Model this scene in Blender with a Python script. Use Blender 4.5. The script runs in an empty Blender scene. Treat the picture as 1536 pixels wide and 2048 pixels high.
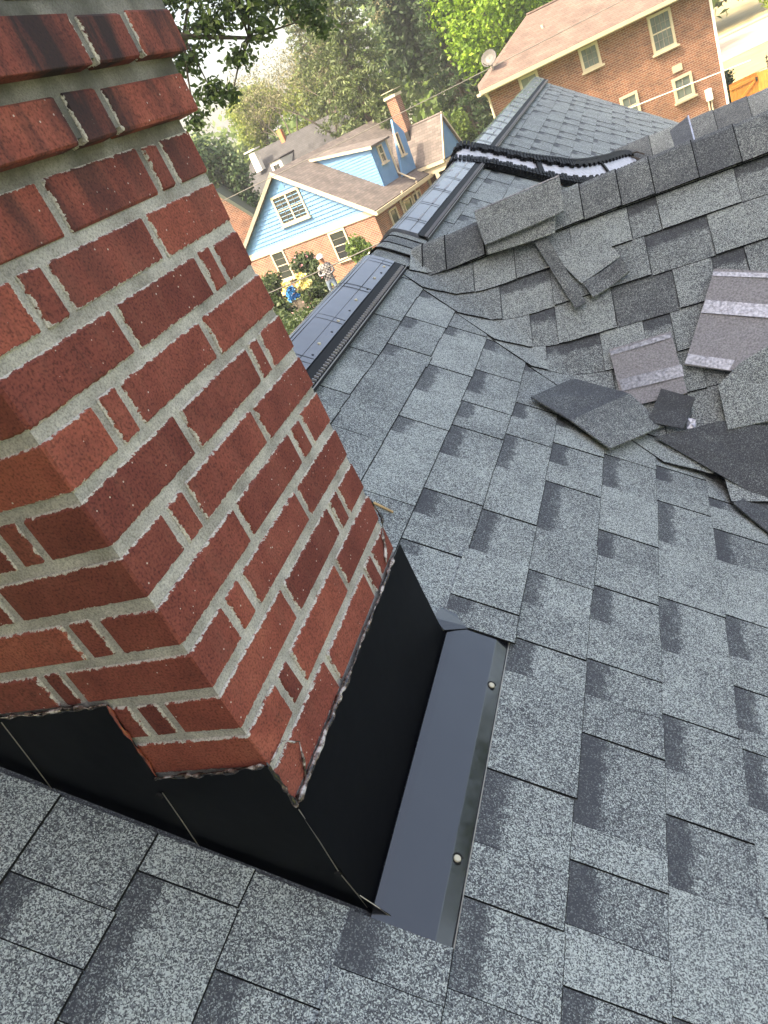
import bpy, math, random
import numpy as np
from mathutils import Vector, Matrix, noise
random.seed(11); rng = np.random.default_rng(11)
scene = bpy.context.scene
COL = scene.collection

# ------------------------------------------------------------------ camera, sky, sun, exposure
CAM = Vector((0.5588, -0.4894, 0.5302))
YAW, PIT, ROL = -0.493521, 0.465560, -0.454419
fw = Vector((math.sin(YAW)*math.cos(PIT), math.cos(YAW)*math.cos(PIT), -math.sin(PIT)))
rt = Vector((math.cos(YAW), -math.sin(YAW), 0)); up = rt.cross(fw)
cr = math.cos(ROL)*rt + math.sin(ROL)*up; cu = -math.sin(ROL)*rt + math.cos(ROL)*up
cam = bpy.data.cameras.new('camera'); cam.sensor_fit = 'HORIZONTAL'; cam.sensor_width = 36
cam.lens = 1465.26/1536*36; cam.clip_start = 0.02; cam.clip_end = 2000
camo = bpy.data.objects.new('camera', cam); COL.objects.link(camo)
camo.matrix_world = Matrix(((cr.x, cu.x, -fw.x, CAM.x), (cr.y, cu.y, -fw.y, CAM.y), (cr.z, cu.z, -fw.z, CAM.z), (0, 0, 0, 1)))
scene.camera = camo

SUN_EL = math.radians(51); SUN_AZ = math.atan2(-0.6, -0.8)          # azimuth from +Y towards +X
world = bpy.data.worlds.new('World'); scene.world = world; world.use_nodes = True
wn = world.node_tree.nodes; wl = world.node_tree.links
sky = wn.new('ShaderNodeTexSky'); sky.sky_type = 'NISHITA'; sky.sun_disc = False
sky.sun_elevation = SUN_EL; sky.sun_rotation = SUN_AZ; sky.dust_density = 6.0; sky.air_density = 1.0
wn['Background'].inputs['Strength'].default_value = 0.15
wl.new(sky.outputs[0], wn['Background'].inputs['Color'])
sl = bpy.data.lights.new('sun', 'SUN'); sl.energy = 2.0; sl.angle = math.radians(2.5); sl.color = (1.0, 0.93, 0.82)
so = bpy.data.objects.new('sun', sl); COL.objects.link(so)
SUN = Vector((math.sin(SUN_AZ)*math.cos(SUN_EL), math.cos(SUN_AZ)*math.cos(SUN_EL), math.sin(SUN_EL)))
so.rotation_euler = SUN.to_track_quat('Z', 'Y').to_euler()
scene.view_settings.view_transform = 'Standard'; scene.view_settings.look = 'None'
scene.view_settings.gamma = 1.0; scene.view_settings.use_curve_mapping = False
scene.view_settings.exposure = 2.18
scene.view_settings.use_white_balance = True; scene.view_settings.white_balance_temperature = 8100; scene.view_settings.white_balance_tint = 10
scene.cycles.max_bounces = 6; scene.cycles.diffuse_bounces = 3; scene.cycles.glossy_bounces = 3
scene.cycles.transmission_bounces = 4; scene.cycles.transparent_max_bounces = 6

# ------------------------------------------------------------------ material helpers
def mat(name):
    m = bpy.data.materials.new(name); m.use_nodes = True
    nt = m.node_tree; b = nt.nodes['Principled BSDF']
    return m, nt, b
def N(nt, typ, **kw):
    n = nt.nodes.new(typ)
    for k, v in kw.items():
        if k in n.inputs: n.inputs[k].default_value = v
        else: setattr(n, k, v)
    return n
def ramp(nt, stops, interp='LINEAR'):
    r = nt.nodes.new('ShaderNodeValToRGB'); cr_ = r.color_ramp; cr_.interpolation = interp
    while len(cr_.elements) < len(stops): cr_.elements.new(0.5)
    for e, (p, c) in zip(cr_.elements, stops):
        e.position = p; e.color = (c[0], c[1], c[2], 1) if not isinstance(c, (int, float)) else (c, c, c, 1)
    return r
def math_(nt, op, a, b=None, c=None, clamp=False):
    n = nt.nodes.new('ShaderNodeMath'); n.operation = op; n.use_clamp = clamp
    for i, v in enumerate((a, b, c)):
        if v is None: continue
        if isinstance(v, (int, float)): n.inputs[i].default_value = v
        else: nt.links.new(v, n.inputs[i])
    return n.outputs[0]
def mixc(nt, fac, a, b, blend='MIX'):
    n = nt.nodes.new('ShaderNodeMix'); n.data_type = 'RGBA'; n.blend_type = blend
    for s, v in ((n.inputs[0], fac), (n.inputs[6], a), (n.inputs[7], b)):
        if isinstance(v, (int, float)): s.default_value = v
        elif isinstance(v, tuple): s.default_value = (*v, 1)
        else: nt.links.new(v, s)
    return n.outputs[2]
def bump(nt, b, h, strength=0.3, dist=0.003):
    n = nt.nodes.new('ShaderNodeBump'); n.inputs['Strength'].default_value = strength; n.inputs['Distance'].default_value = dist
    nt.links.new(h, n.inputs['Height']); nt.links.new(n.outputs[0], b.inputs['Normal'])

def shingle_mat(name, band=False, light=0.5, tint=(1, 1, 1), granule=600.0, sparse=0.0, rnd=0.20):
    """ceramic granules: every voronoi cell is one stone, dark ones and pale ones mixed; band = the printed dark shadow strip"""
    m, nt, b = mat(name); L = nt.links
    tc = N(nt, 'ShaderNodeTexCoord'); uv = N(nt, 'ShaderNodeUVMap', uv_map='sh'); oi = N(nt, 'ShaderNodeObjectInfo')
    wv = N(nt, 'ShaderNodeTexNoise', Scale=180.0, Detail=1.0); L.new(tc.outputs['Object'], wv.inputs['Vector'])
    wadd = N(nt, 'ShaderNodeVectorMath', operation='MULTIPLY_ADD'); L.new(wv.outputs['Color'], wadd.inputs[0]); wadd.inputs[1].default_value = (0.004,)*3; L.new(tc.outputs['Object'], wadd.inputs[2])
    vo = N(nt, 'ShaderNodeTexVoronoi', Scale=granule); L.new(wadd.outputs[0], vo.inputs['Vector'])
    sep = N(nt, 'ShaderNodeSeparateColor'); L.new(vo.outputs['Color'], sep.inputs[0])
    n1 = N(nt, 'ShaderNodeTexNoise', Scale=7.0, Detail=3.0); L.new(tc.outputs['Object'], n1.inputs['Vector'])
    n2 = N(nt, 'ShaderNodeTexNoise', Scale=45.0, Detail=2.0); L.new(tc.outputs['Object'], n2.inputs['Vector'])
    shift = math_(nt, 'MULTIPLY_ADD', n1.outputs[0], 0.42, -0.21)
    shift = math_(nt, 'ADD', shift, math_(nt, 'MULTIPLY_ADD', n2.outputs[0], 0.26, -0.13))
    shift = math_(nt, 'ADD', shift, math_(nt, 'MULTIPLY_ADD', oi.outputs['Random'], rnd, -rnd/2 + (light-0.5) - sparse))
    if band:
        sx = N(nt, 'ShaderNodeSeparateXYZ'); L.new(uv.outputs[0], sx.inputs[0])
        edge = math_(nt, 'ADD', sx.outputs['Y'], math_(nt, 'MULTIPLY_ADD', n2.outputs[0], 0.25, -0.125))
        mr = N(nt, 'ShaderNodeMapRange', interpolation_type='SMOOTHSTEP'); L.new(edge, mr.inputs[0])
        mr.inputs[1].default_value = 0.24; mr.inputs[2].default_value = 0.40; mr.inputs[3].default_value = -0.40; mr.inputs[4].default_value = 0.0
        shift = math_(nt, 'ADD', shift, mr.outputs[0])
    r = math_(nt, 'ADD', sep.outputs[0], shift, clamp=True)
    t = tint
    rp = ramp(nt, [(0.0, (0.066, 0.071, 0.082)), (0.26, (0.105*t[0], 0.115*t[1], 0.125*t[2])), (0.44, (0.185*t[0], 0.206*t[1], 0.212*t[2])), (0.62, (0.320*t[0], 0.360*t[1], 0.355*t[2])), (0.82, (0.55*t[0], 0.605*t[1], 0.585*t[2]))], 'CONSTANT')
    L.new(r, rp.inputs[0])
    L.new(rp.outputs[0], b.inputs['Base Color']); b.inputs['Roughness'].default_value = 0.72; b.inputs['Specular IOR Level'].default_value = 0.35
    bump(nt, b, vo.outputs['Distance'], 0.55, 0.0015)
    return m
M_TAB = shingle_mat('shingle_granules', light=0.60)
M_REC = shingle_mat('shingle_granules_shadow_band', band=True, light=0.56)
M_DARK = shingle_mat('shingle_headlap_dark', light=0.5, sparse=0.40)
M_MID = shingle_mat('shingle_mid_grey', light=0.5, sparse=0.16, tint=(1.0, .98, .97))

M_CAP = shingle_mat('shingle_cap_granules', light=0.5, sparse=0.06, rnd=0.34, tint=(1.03, 1.0, .96))

def brick_mat():
    m, nt, b = mat('chimney_brick'); L = nt.links
    tc = N(nt, 'ShaderNodeTexCoord'); oi = N(nt, 'ShaderNodeObjectInfo')
    n1 = N(nt, 'ShaderNodeTexNoise', Scale=14.0, Detail=6.0, Roughness=0.65); L.new(tc.outputs['Object'], n1.inputs['Vector'])
    n2 = N(nt, 'ShaderNodeTexNoise', Scale=330.0, Detail=3.0); L.new(tc.outputs['Object'], n2.inputs['Vector'])
    v = N(nt, 'ShaderNodeTexVoronoi', Scale=150.0); L.new(tc.outputs['Object'], v.inputs['Vector'])
    sp = N(nt, 'ShaderNodeSeparateColor'); L.new(v.outputs['Color'], sp.inputs[0])
    base = ramp(nt, [(0.25, (0.160, 0.043, 0.034)), (0.5, (0.245, 0.066, 0.049)), (0.75, (0.320, 0.098, 0.069))]); L.new(n1.outputs[0], base.inputs[0])
    var = ramp(nt, [(0.0, (0.66, 0.62, 0.66)), (0.5, (0.98, 0.95, 0.95)), (1.0, (1.25, 1.22, 1.12))]); L.new(oi.outputs['Random'], var.inputs[0])
    c = mixc(nt, 1.0, base.outputs[0], var.outputs[0], 'MULTIPLY')
    fine = ramp(nt, [(0.34, 0.35), (0.48, 1.0), (0.68, 1.35)]); L.new(n2.outputs[0], fine.inputs[0])
    c = mixc(nt, 0.7, c, mixc(nt, 1.0, c, fine.outputs[0], 'MULTIPLY'))
    # pale dust: soft streaky veil
    mp = N(nt, 'ShaderNodeMapping'); mp.inputs['Scale'].default_value = (30, 30, 9); L.new(tc.outputs['Object'], mp.inputs[0])
    n3 = N(nt, 'ShaderNodeTexNoise', Scale=1.0, Detail=5.0, Roughness=0.7); L.new(mp.outputs[0], n3.inputs['Vector'])
    veil = ramp(nt, [(0.5, 0.0), (0.8, 0.14)]); L.new(n3.outputs[0], veil.inputs[0])
    c = mixc(nt, veil.outputs[0], c, (0.42, 0.22, 0.16))
    # small white sand grains sitting on the face
    sel = math_(nt, 'GREATER_THAN', sp.outputs[0], 0.965); near = math_(nt, 'LESS_THAN', v.outputs['Distance'], 0.16)
    near2 = math_(nt, 'MULTIPLY', sel, near)
    c = mixc(nt, near2, c, (0.62, 0.52, 0.46))
    # black soot on the corbelled courses and just under them, running down in streaks
    sx = N(nt, 'ShaderNodeSeparateXYZ'); L.new(tc.outputs['Object'], sx.inputs[0])
    mp2 = N(nt, 'ShaderNodeMapping'); mp2.inputs['Scale'].default_value = (16, 16, 3.5); L.new(tc.outputs['Object'], mp2.inputs[0])
    n4 = N(nt, 'ShaderNodeTexNoise', Scale=1.0, Detail=4.0, Roughness=0.6); L.new(mp2.outputs[0], n4.inputs['Vector'])
    hi = N(nt, 'ShaderNodeMapRange'); L.new(sx.outputs['Z'], hi.inputs[0]); hi.inputs[1].default_value = 0.44; hi.inputs[2].default_value = 0.66
    soot = ramp(nt, [(0.44, 0.0), (0.60, 0.90)]); L.new(n4.outputs[0], soot.inputs[0])
    c = mixc(nt, math_(nt, 'MULTIPLY', soot.outputs[0], hi.outputs[0]), c, (0.022, 0.020, 0.022))
    at = N(nt, 'ShaderNodeAttribute', attribute_name='edge'); se = N(nt, 'ShaderNodeSeparateXYZ'); L.new(at.outputs['Color'], se.inputs[0])
    dist = math_(nt, 'MINIMUM', math_(nt, 'MINIMUM', se.outputs[0], se.outputs[1]), math_(nt, 'MINIMUM', se.outputs[2], at.outputs['Alpha']))
    n5 = N(nt, 'ShaderNodeTexNoise', Scale=95.0, Detail=6.0, Roughness=0.7); L.new(tc.outputs['Object'], n5.inputs['Vector'])
    lim = math_(nt, 'MULTIPLY_ADD', n5.outputs[0], 0.013, -0.0052)
    n6 = N(nt, 'ShaderNodeTexNoise', Scale=420.0, Detail=3.0); L.new(tc.outputs['Object'], n6.inputs['Vector'])
    mc = ramp(nt, [(0.3, (0.30, 0.275, 0.24)), (0.6, (0.64, 0.60, 0.55))]); L.new(n6.outputs[0], mc.inputs[0])
    c = mixc(nt, math_(nt, 'LESS_THAN', dist, lim), c, mc.outputs[0])
    L.new(c, b.inputs['Base Color']); b.inputs['Roughness'].default_value = 0.82; b.inputs['Specular IOR Level'].default_value = 0.3
    h = math_(nt, 'ADD', n2.outputs[0], math_(nt, 'MULTIPLY', n1.outputs[0], 2.0)); bump(nt, b, h, 0.35, 0.0015)
    return m
def mortar_mat():
    m, nt, b = mat('mortar'); L = nt.links
    tc = N(nt, 'ShaderNodeTexCoord')
    n1 = N(nt, 'ShaderNodeTexNoise', Scale=420.0, Detail=4.0, Roughness=0.7); L.new(tc.outputs['Object'], n1.inputs['Vector'])
    n2 = N(nt, 'ShaderNodeTexNoise', Scale=16.0, Detail=5.0); L.new(tc.outputs['Object'], n2.inputs['Vector'])
    r1 = ramp(nt, [(0.3, (0.30, 0.29, 0.265)), (0.55, (0.66, 0.625, 0.575)), (0.75, (0.80, 0.765, 0.72))]); L.new(n1.outputs[0], r1.inputs[0])
    r2 = ramp(nt, [(0.3, (0.55, 0.54, 0.53)), (0.62, (1, 1, 1))]); L.new(n2.outputs[0], r2.inputs[0])
    c = mixc(nt, 1.0, r1.outputs[0], r2.outputs[0], 'MULTIPLY')
    sx = N(nt, 'ShaderNodeSeparateXYZ'); L.new(tc.outputs['Object'], sx.inputs[0])
    hi = N(nt, 'ShaderNodeMapRange'); L.new(sx.outputs['Z'], hi.inputs[0]); hi.inputs[1].default_value = 0.53; hi.inputs[2].default_value = 0.63
    c = mixc(nt, math_(nt, 'MULTIPLY', hi.outputs[0], math_(nt, 'MULTIPLY_ADD', n2.outputs[0], -0.9, 1.22, True)), c, (0.085, 0.083, 0.072))
    L.new(c, b.inputs['Base Color']); b.inputs['Roughness'].default_value = 0.95
    bump(nt, b, n1.outputs[0], 0.9, 0.0025)
    return m
def plain(name, col, rough=0.6, spec=0.5, metal=0.0, noise_=0.0, scale=30.0, bmp=0.0, bscale=None, dist=0.002):
    m, nt, b = mat(name); L = nt.links
    b.inputs['Roughness'].default_value = rough; b.inputs['Specular IOR Level'].default_value = spec; b.inputs['Metallic'].default_value = metal
    b.inputs['Base Color'].default_value = (*col, 1)
    if noise_ or bmp:
        tc = N(nt, 'ShaderNodeTexCoord'); n = N(nt, 'ShaderNodeTexNoise', Scale=scale, Detail=5.0); L.new(tc.outputs['Object'], n.inputs['Vector'])
        if noise_:
            r = ramp(nt, [(0.28, tuple(max(0, v*(1-noise_)) for v in col)), (0.72, tuple(v*(1+noise_) for v in col))]); L.new(n.outputs[0], r.inputs[0]); L.new(r.outputs[0], b.inputs['Base Color'])
        if bmp:
            n2 = n
            if bscale: n2 = N(nt, 'ShaderNodeTexNoise', Scale=bscale, Detail=3.0); L.new(tc.outputs['Object'], n2.inputs['Vector'])
            bump(nt, b, n2.outputs[0], bmp, dist)
    return m
M_ASPHEDGE_GAPSHADE = plain('asphalt_edge_and_gap_shade', (0.010, 0.010, 0.011), 0.85, 0.3)  # asphalt side faces; also paints the gap shadow as a dark butt strip
M_BRICK = brick_mat(); M_MORTAR = mortar_mat()
def flash_mat():
    m, nt, b = mat('black_painted_metal'); L = nt.links
    tc = N(nt, 'ShaderNodeTexCoord')
    n = N(nt, 'ShaderNodeTexNoise', Scale=5.0, Detail=2.0); L.new(tc.outputs['Object'], n.inputs['Vector'])
    n2 = N(nt, 'ShaderNodeTexNoise', Scale=60.0, Detail=6.0, Roughness=0.75); L.new(tc.outputs['Object'], n2.inputs['Vector'])
    b.inputs['Base Color'].default_value = (0.008, 0.009, 0.012, 1)
    rr = ramp(nt, [(0.3, 0.10), (0.75, 0.26)]); L.new(n2.outputs[0], rr.inputs[0]); L.new(rr.outputs[0], b.inputs['Roughness'])
    b.inputs['Specular IOR Level'].default_value = 1.0; b.inputs['IOR'].default_value = 1.6
    bump(nt, b, n.outputs[0], 0.22, 0.02)
    return m
M_FLASH = flash_mat()
M_FLASHBLK = plain('black_flashing_matt', (0.0022, 0.0026, 0.0042), 0.38, 0.12, bmp=0.10, bscale=7, dist=0.02)
M_VENT = plain('grey_vent_plastic', (0.16, 0.172, 0.20), 0.17, 1.0, noise_=0.12, scale=9, bmp=0.10, bscale=14, dist=0.01)
M_RIB = plain('dark_rib_plastic', (0.05, 0.053, 0.06), 0.4)
M_BLACK = plain('black_plastic', (0.008, 0.008, 0.009), 0.6, 0.25)
M_LOUVRE = plain('pale_worn_plastic', (0.34, 0.34, 0.36), 0.55)
M_FLEECE = plain('white_fleece', (0.62, 0.64, 0.70), 0.9, noise_=0.15, scale=40, bmp=0.4, bscale=80)
M_NAIL = plain('galvanised_nail', (0.62, 0.56, 0.42), 0.35, metal=0.35)
M_EDGE = plain('bare_metal_edge', (0.55, 0.52, 0.46), 0.4, metal=0.8)
def caulk_mat():
    m, nt, b = mat('smeared_sealant'); L = nt.links
    tc = N(nt, 'ShaderNodeTexCoord'); n = N(nt, 'ShaderNodeTexNoise', Scale=34.0, Detail=4.0, Roughness=0.7); L.new(tc.outputs['Object'], n.inputs['Vector'])
    r = ramp(nt, [(0.0, (0.012, 0.011, 0.012)), (0.46, (0.020, 0.016, 0.015)), (0.54, (0.17, 0.12, 0.10)), (0.60, (0.50, 0.46, 0.44)), (0.75, (0.68, 0.66, 0.64))]); L.new(n.outputs[0], r.inputs[0])
    L.new(r.outputs[0], b.inputs['Base Color']); b.inputs['Roughness'].default_value = 0.12; b.inputs['Specular IOR Level'].default_value = 0.8
    n2 = N(nt, 'ShaderNodeTexNoise', Scale=120.0, Detail=3.0); L.new(tc.outputs['Object'], n2.inputs['Vector']); bump(nt, b, n2.outputs[0], 0.5, 0.003)
    return m
M_CAULK = caulk_mat()
M_WETBRICK = plain('sealant_wet_brick', (0.26, 0.062, 0.036), 0.16, 0.8, noise_=0.45, scale=60, bmp=0.4, bscale=90)
M_FELT = plain('asphalt_backing', (0.285, 0.278, 0.295), 0.55, 0.5, noise_=0.42, scale=190, bmp=0.6, bscale=300)
M_TAPE = plain('silver_release_tape', (0.46, 0.48, 0.55), 0.25, 0.7, metal=0.35, noise_=0.5, scale=120, bmp=0.4, bscale=70)

def uv_brick(name, c1, c2, mort, w=0.215, h=0.075, ms=0.012):
    m, nt, b = mat(name); L = nt.links
    uv = N(nt, 'ShaderNodeUVMap', uv_map='box')
    bt = N(nt, 'ShaderNodeTexBrick'); L.new(uv.outputs[0], bt.inputs['Vector'])
    bt.inputs['Scale'].default_value = 1.0; bt.inputs['Brick Width'].default_value = w; bt.inputs['Row Height'].default_value = h
    bt.inputs['Mortar Size'].default_value = ms; bt.inputs['Bias'].default_value = 0.0
    bt.inputs['Color1'].default_value = (*c1, 1); bt.inputs['Color2'].default_value = (*c2, 1); bt.inputs['Mortar'].default_value = (*mort, 1)
    n = N(nt, 'ShaderNodeTexNoise', Scale=2.2, Detail=5.0); L.new(uv.outputs[0], n.inputs['Vector'])
    r = ramp(nt, [(0.3, 0.78), (0.7, 1.2)]); L.new(n.outputs[0], r.inputs[0])
    c = mixc(nt, 1.0, bt.outputs[0], r.outputs[0], 'MULTIPLY'); L.new(c, b.inputs['Base Color']); b.inputs['Roughness'].default_value = 0.9
    bump(nt, b, bt.outputs['Fac'], -0.4, 0.01)
    return m
M_HB = uv_brick('orange_house_brick', (0.225, 0.080, 0.044), (0.115, 0.036, 0.024), (0.27, 0.20, 0.15))
M_HB2 = uv_brick('red_house_brick', (0.26, 0.090, 0.052), (0.13, 0.042, 0.028), (0.28, 0.22, 0.18))
def roof_mat(name, c1, c2, row=0.14):
    m, nt, b = mat(name); L = nt.links
    uv = N(nt, 'ShaderNodeUVMap', uv_map='box')
    bt = N(nt, 'ShaderNodeTexBrick'); L.new(uv.outputs[0], bt.inputs['Vector'])
    bt.inputs['Scale'].default_value = 1.0; bt.inputs['Brick Width'].default_value = 0.3; bt.inputs['Row Height'].default_value = row
    bt.inputs['Mortar Size'].default_value = 0.008; bt.inputs['Color1'].default_value = (*c1, 1); bt.inputs['Color2'].default_value = (*c2, 1)
    bt.inputs['Mortar'].default_value = (c1[0]*.4, c1[1]*.4, c1[2]*.4, 1)
    n = N(nt, 'ShaderNodeTexNoise', Scale=1.6, Detail=6.0); L.new(uv.outputs[0], n.inputs['Vector'])
    r = ramp(nt, [(0.3, 0.78), (0.7, 1.2)]); L.new(n.outputs[0], r.inputs[0])
    L.new(mixc(nt, 1.0, bt.outputs[0], r.outputs[0], 'MULTIPLY'), b.inputs['Base Color']); b.inputs['Roughness'].default_value = 0.9
    bump(nt, b, bt.outputs['Fac'], -0.5, 0.01)
    return m
M_RTAN = roof_mat('tan_roof_shingles', (0.165, 0.118, 0.098), (0.120, 0.086, 0.073))
M_RBROWN = roof_mat('brown_roof_shingles', (0.145, 0.125, 0.118), (0.092, 0.082, 0.080))
M_RGREY = roof_mat('grey_roof_shingles', (0.058, 0.060, 0.066), (0.042, 0.044, 0.050))
M_BLUE = plain('blue_siding_paint', (0.085, 0.225, 0.42), 0.6, noise_=0.06, scale=3)
M_CREAM = plain('cream_trim_paint', (0.45, 0.40, 0.30), 0.55, noise_=0.06, scale=4)
M_WHITE = plain('white_paint', (0.75, 0.74, 0.70), 0.5, noise_=0.05, scale=4)
M_GLASS = plain('dark_window_glass', (0.02, 0.024, 0.028), 0.06, 0.8)
M_GLASS2 = plain('curtained_window_glass', (0.11, 0.135, 0.135), 0.15, 0.7, noise_=0.2, scale=3)
M_MUNT = plain('grey_muntin', (0.20, 0.19, 0.17), 0.6)
M_DARKWALL = plain('dark_porch_interior', (0.05, 0.045, 0.042), 0.8)
M_RAKEGREY = plain('weathered_rake_board', (0.22, 0.21, 0.17), 0.8, noise_=0.2, scale=5)
M_WOOD = plain('orange_stained_wood', (0.42, 0.17, 0.035), 0.6, noise_=0.18, scale=6)
M_IRON = plain('black_iron', (0.02, 0.02, 0.02), 0.5)
M_BARK = plain('bark', (0.075, 0.060, 0.048), 0.95, noise_=0.35, scale=9, bmp=0.6, bscale=20, dist=0.02)
M_BARKGREY = plain('pale_bark', (0.16, 0.135, 0.115), 0.95, noise_=0.3, scale=6)
M_CONC = plain('concrete', (0.33, 0.29, 0.24), 0.9, noise_=0.08, scale=0.7)
M_VERGE = plain('dry_verge', (0.34, 0.28, 0.14), 0.95, noise_=0.14, scale=0.9)
M_ASPH = plain('driveway_asphalt', (0.20, 0.195, 0.19), 0.9, noise_=0.1, scale=0.8)
M_WIRE = plain('weathered_cable', (0.08, 0.08, 0.08), 0.6)
M_WIREPALE = plain('pale_cable', (0.16, 0.155, 0.15), 0.6)
def ground_mat():
    m, nt, b = mat('lawn_ground'); L = nt.links
    tc = N(nt, 'ShaderNodeTexCoord'); n = N(nt, 'ShaderNodeTexNoise', Scale=0.6, Detail=8.0, Roughness=0.7); L.new(tc.outputs['Object'], n.inputs['Vector'])
    r = ramp(nt, [(0.3, (0.075, 0.105, 0.022)), (0.5, (0.125, 0.165, 0.035)), (0.7, (0.19, 0.215, 0.055))]); L.new(n.outputs[0], r.inputs[0])
    L.new(r.outputs[0], b.inputs['Base Color']); b.inputs['Roughness'].default_value = 0.95
    return m
M_GROUND = ground_mat()
def leaf_mat(name, c_dark, c_mid, c_light, trans=0.35):
    m, nt, b = mat(name); L = nt.links
    g = N(nt, 'ShaderNodeNewGeometry'); tc = N(nt, 'ShaderNodeTexCoord')
    n = N(nt, 'ShaderNodeTexNoise', Scale=0.9, Detail=3.0); L.new(tc.outputs['Object'], n.inputs['Vector'])
    f = math_(nt, 'ADD', math_(nt, 'MULTIPLY', g.outputs['Random Per Island'], 0.55), math_(nt, 'MULTIPLY', n.outputs[0], 0.5))
    r = ramp(nt, [(0.2, c_dark), (0.5, c_mid), (0.85, c_light)]); L.new(f, r.inputs[0])
    L.new(r.outputs[0], b.inputs['Base Color']); b.inputs['Roughness'].default_value = 0.55
    tr = N(nt, 'ShaderNodeBsdfTranslucent'); L.new(r.outputs[0], tr.inputs['Color'])
    mx = N(nt, 'ShaderNodeMixShader', Fac=trans); L.new(b.outputs[0], mx.inputs[1]); L.new(tr.outputs[0], mx.inputs[2])
    L.new(mx.outputs[0], nt.nodes['Material Output'].inputs['Surface'])
    return m
M_LOAK = leaf_mat('oak_leaves', (0.030, 0.060, 0.018), (0.055, 0.10, 0.028), (0.10, 0.16, 0.04), 0.45)
M_LDARK = leaf_mat('dark_leaves', (0.022, 0.050, 0.022), (0.040, 0.085, 0.034), (0.07, 0.13, 0.045))
M_LLIME = leaf_mat('lime_leaves', (0.10, 0.20, 0.02), (0.20, 0.36, 0.035), (0.34, 0.50, 0.06), 0.5)
M_LSPRUCE = leaf_mat('spruce_needles', (0.042, 0.072, 0.024), (0.078, 0.118, 0.038), (0.14, 0.185, 0.06), 0.25)
M_LMID = leaf_mat('mid_leaves', (0.05, 0.10, 0.022), (0.10, 0.17, 0.035), (0.18, 0.26, 0.06), 0.4)
M_LYEL = leaf_mat('yellow_green_leaves', (0.09, 0.14, 0.03), (0.18, 0.24, 0.045), (0.30, 0.35, 0.08), 0.45)
M_LTWIG = leaf_mat('sparse_twig_leaves', (0.10, 0.11, 0.05), (0.17, 0.17, 0.085), (0.25, 0.23, 0.13), 0.3)
M_LGARD = leaf_mat('garden_leaves', (0.022, 0.045, 0.015), (0.045, 0.080, 0.024), (0.09, 0.13, 0.04), 0.35)
M_PINK = plain('pink_petals', (0.55, 0.24, 0.28), 0.7); M_WPETAL = plain('white_petals', (0.75, 0.74, 0.68), 0.7)
M_YELLOW = plain('pale_yellow_cloth', (0.78, 0.68, 0.30), 0.7); M_BLUEP = plain('bright_blue_paint', (0.02, 0.17, 0.42), 0.4)

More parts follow.
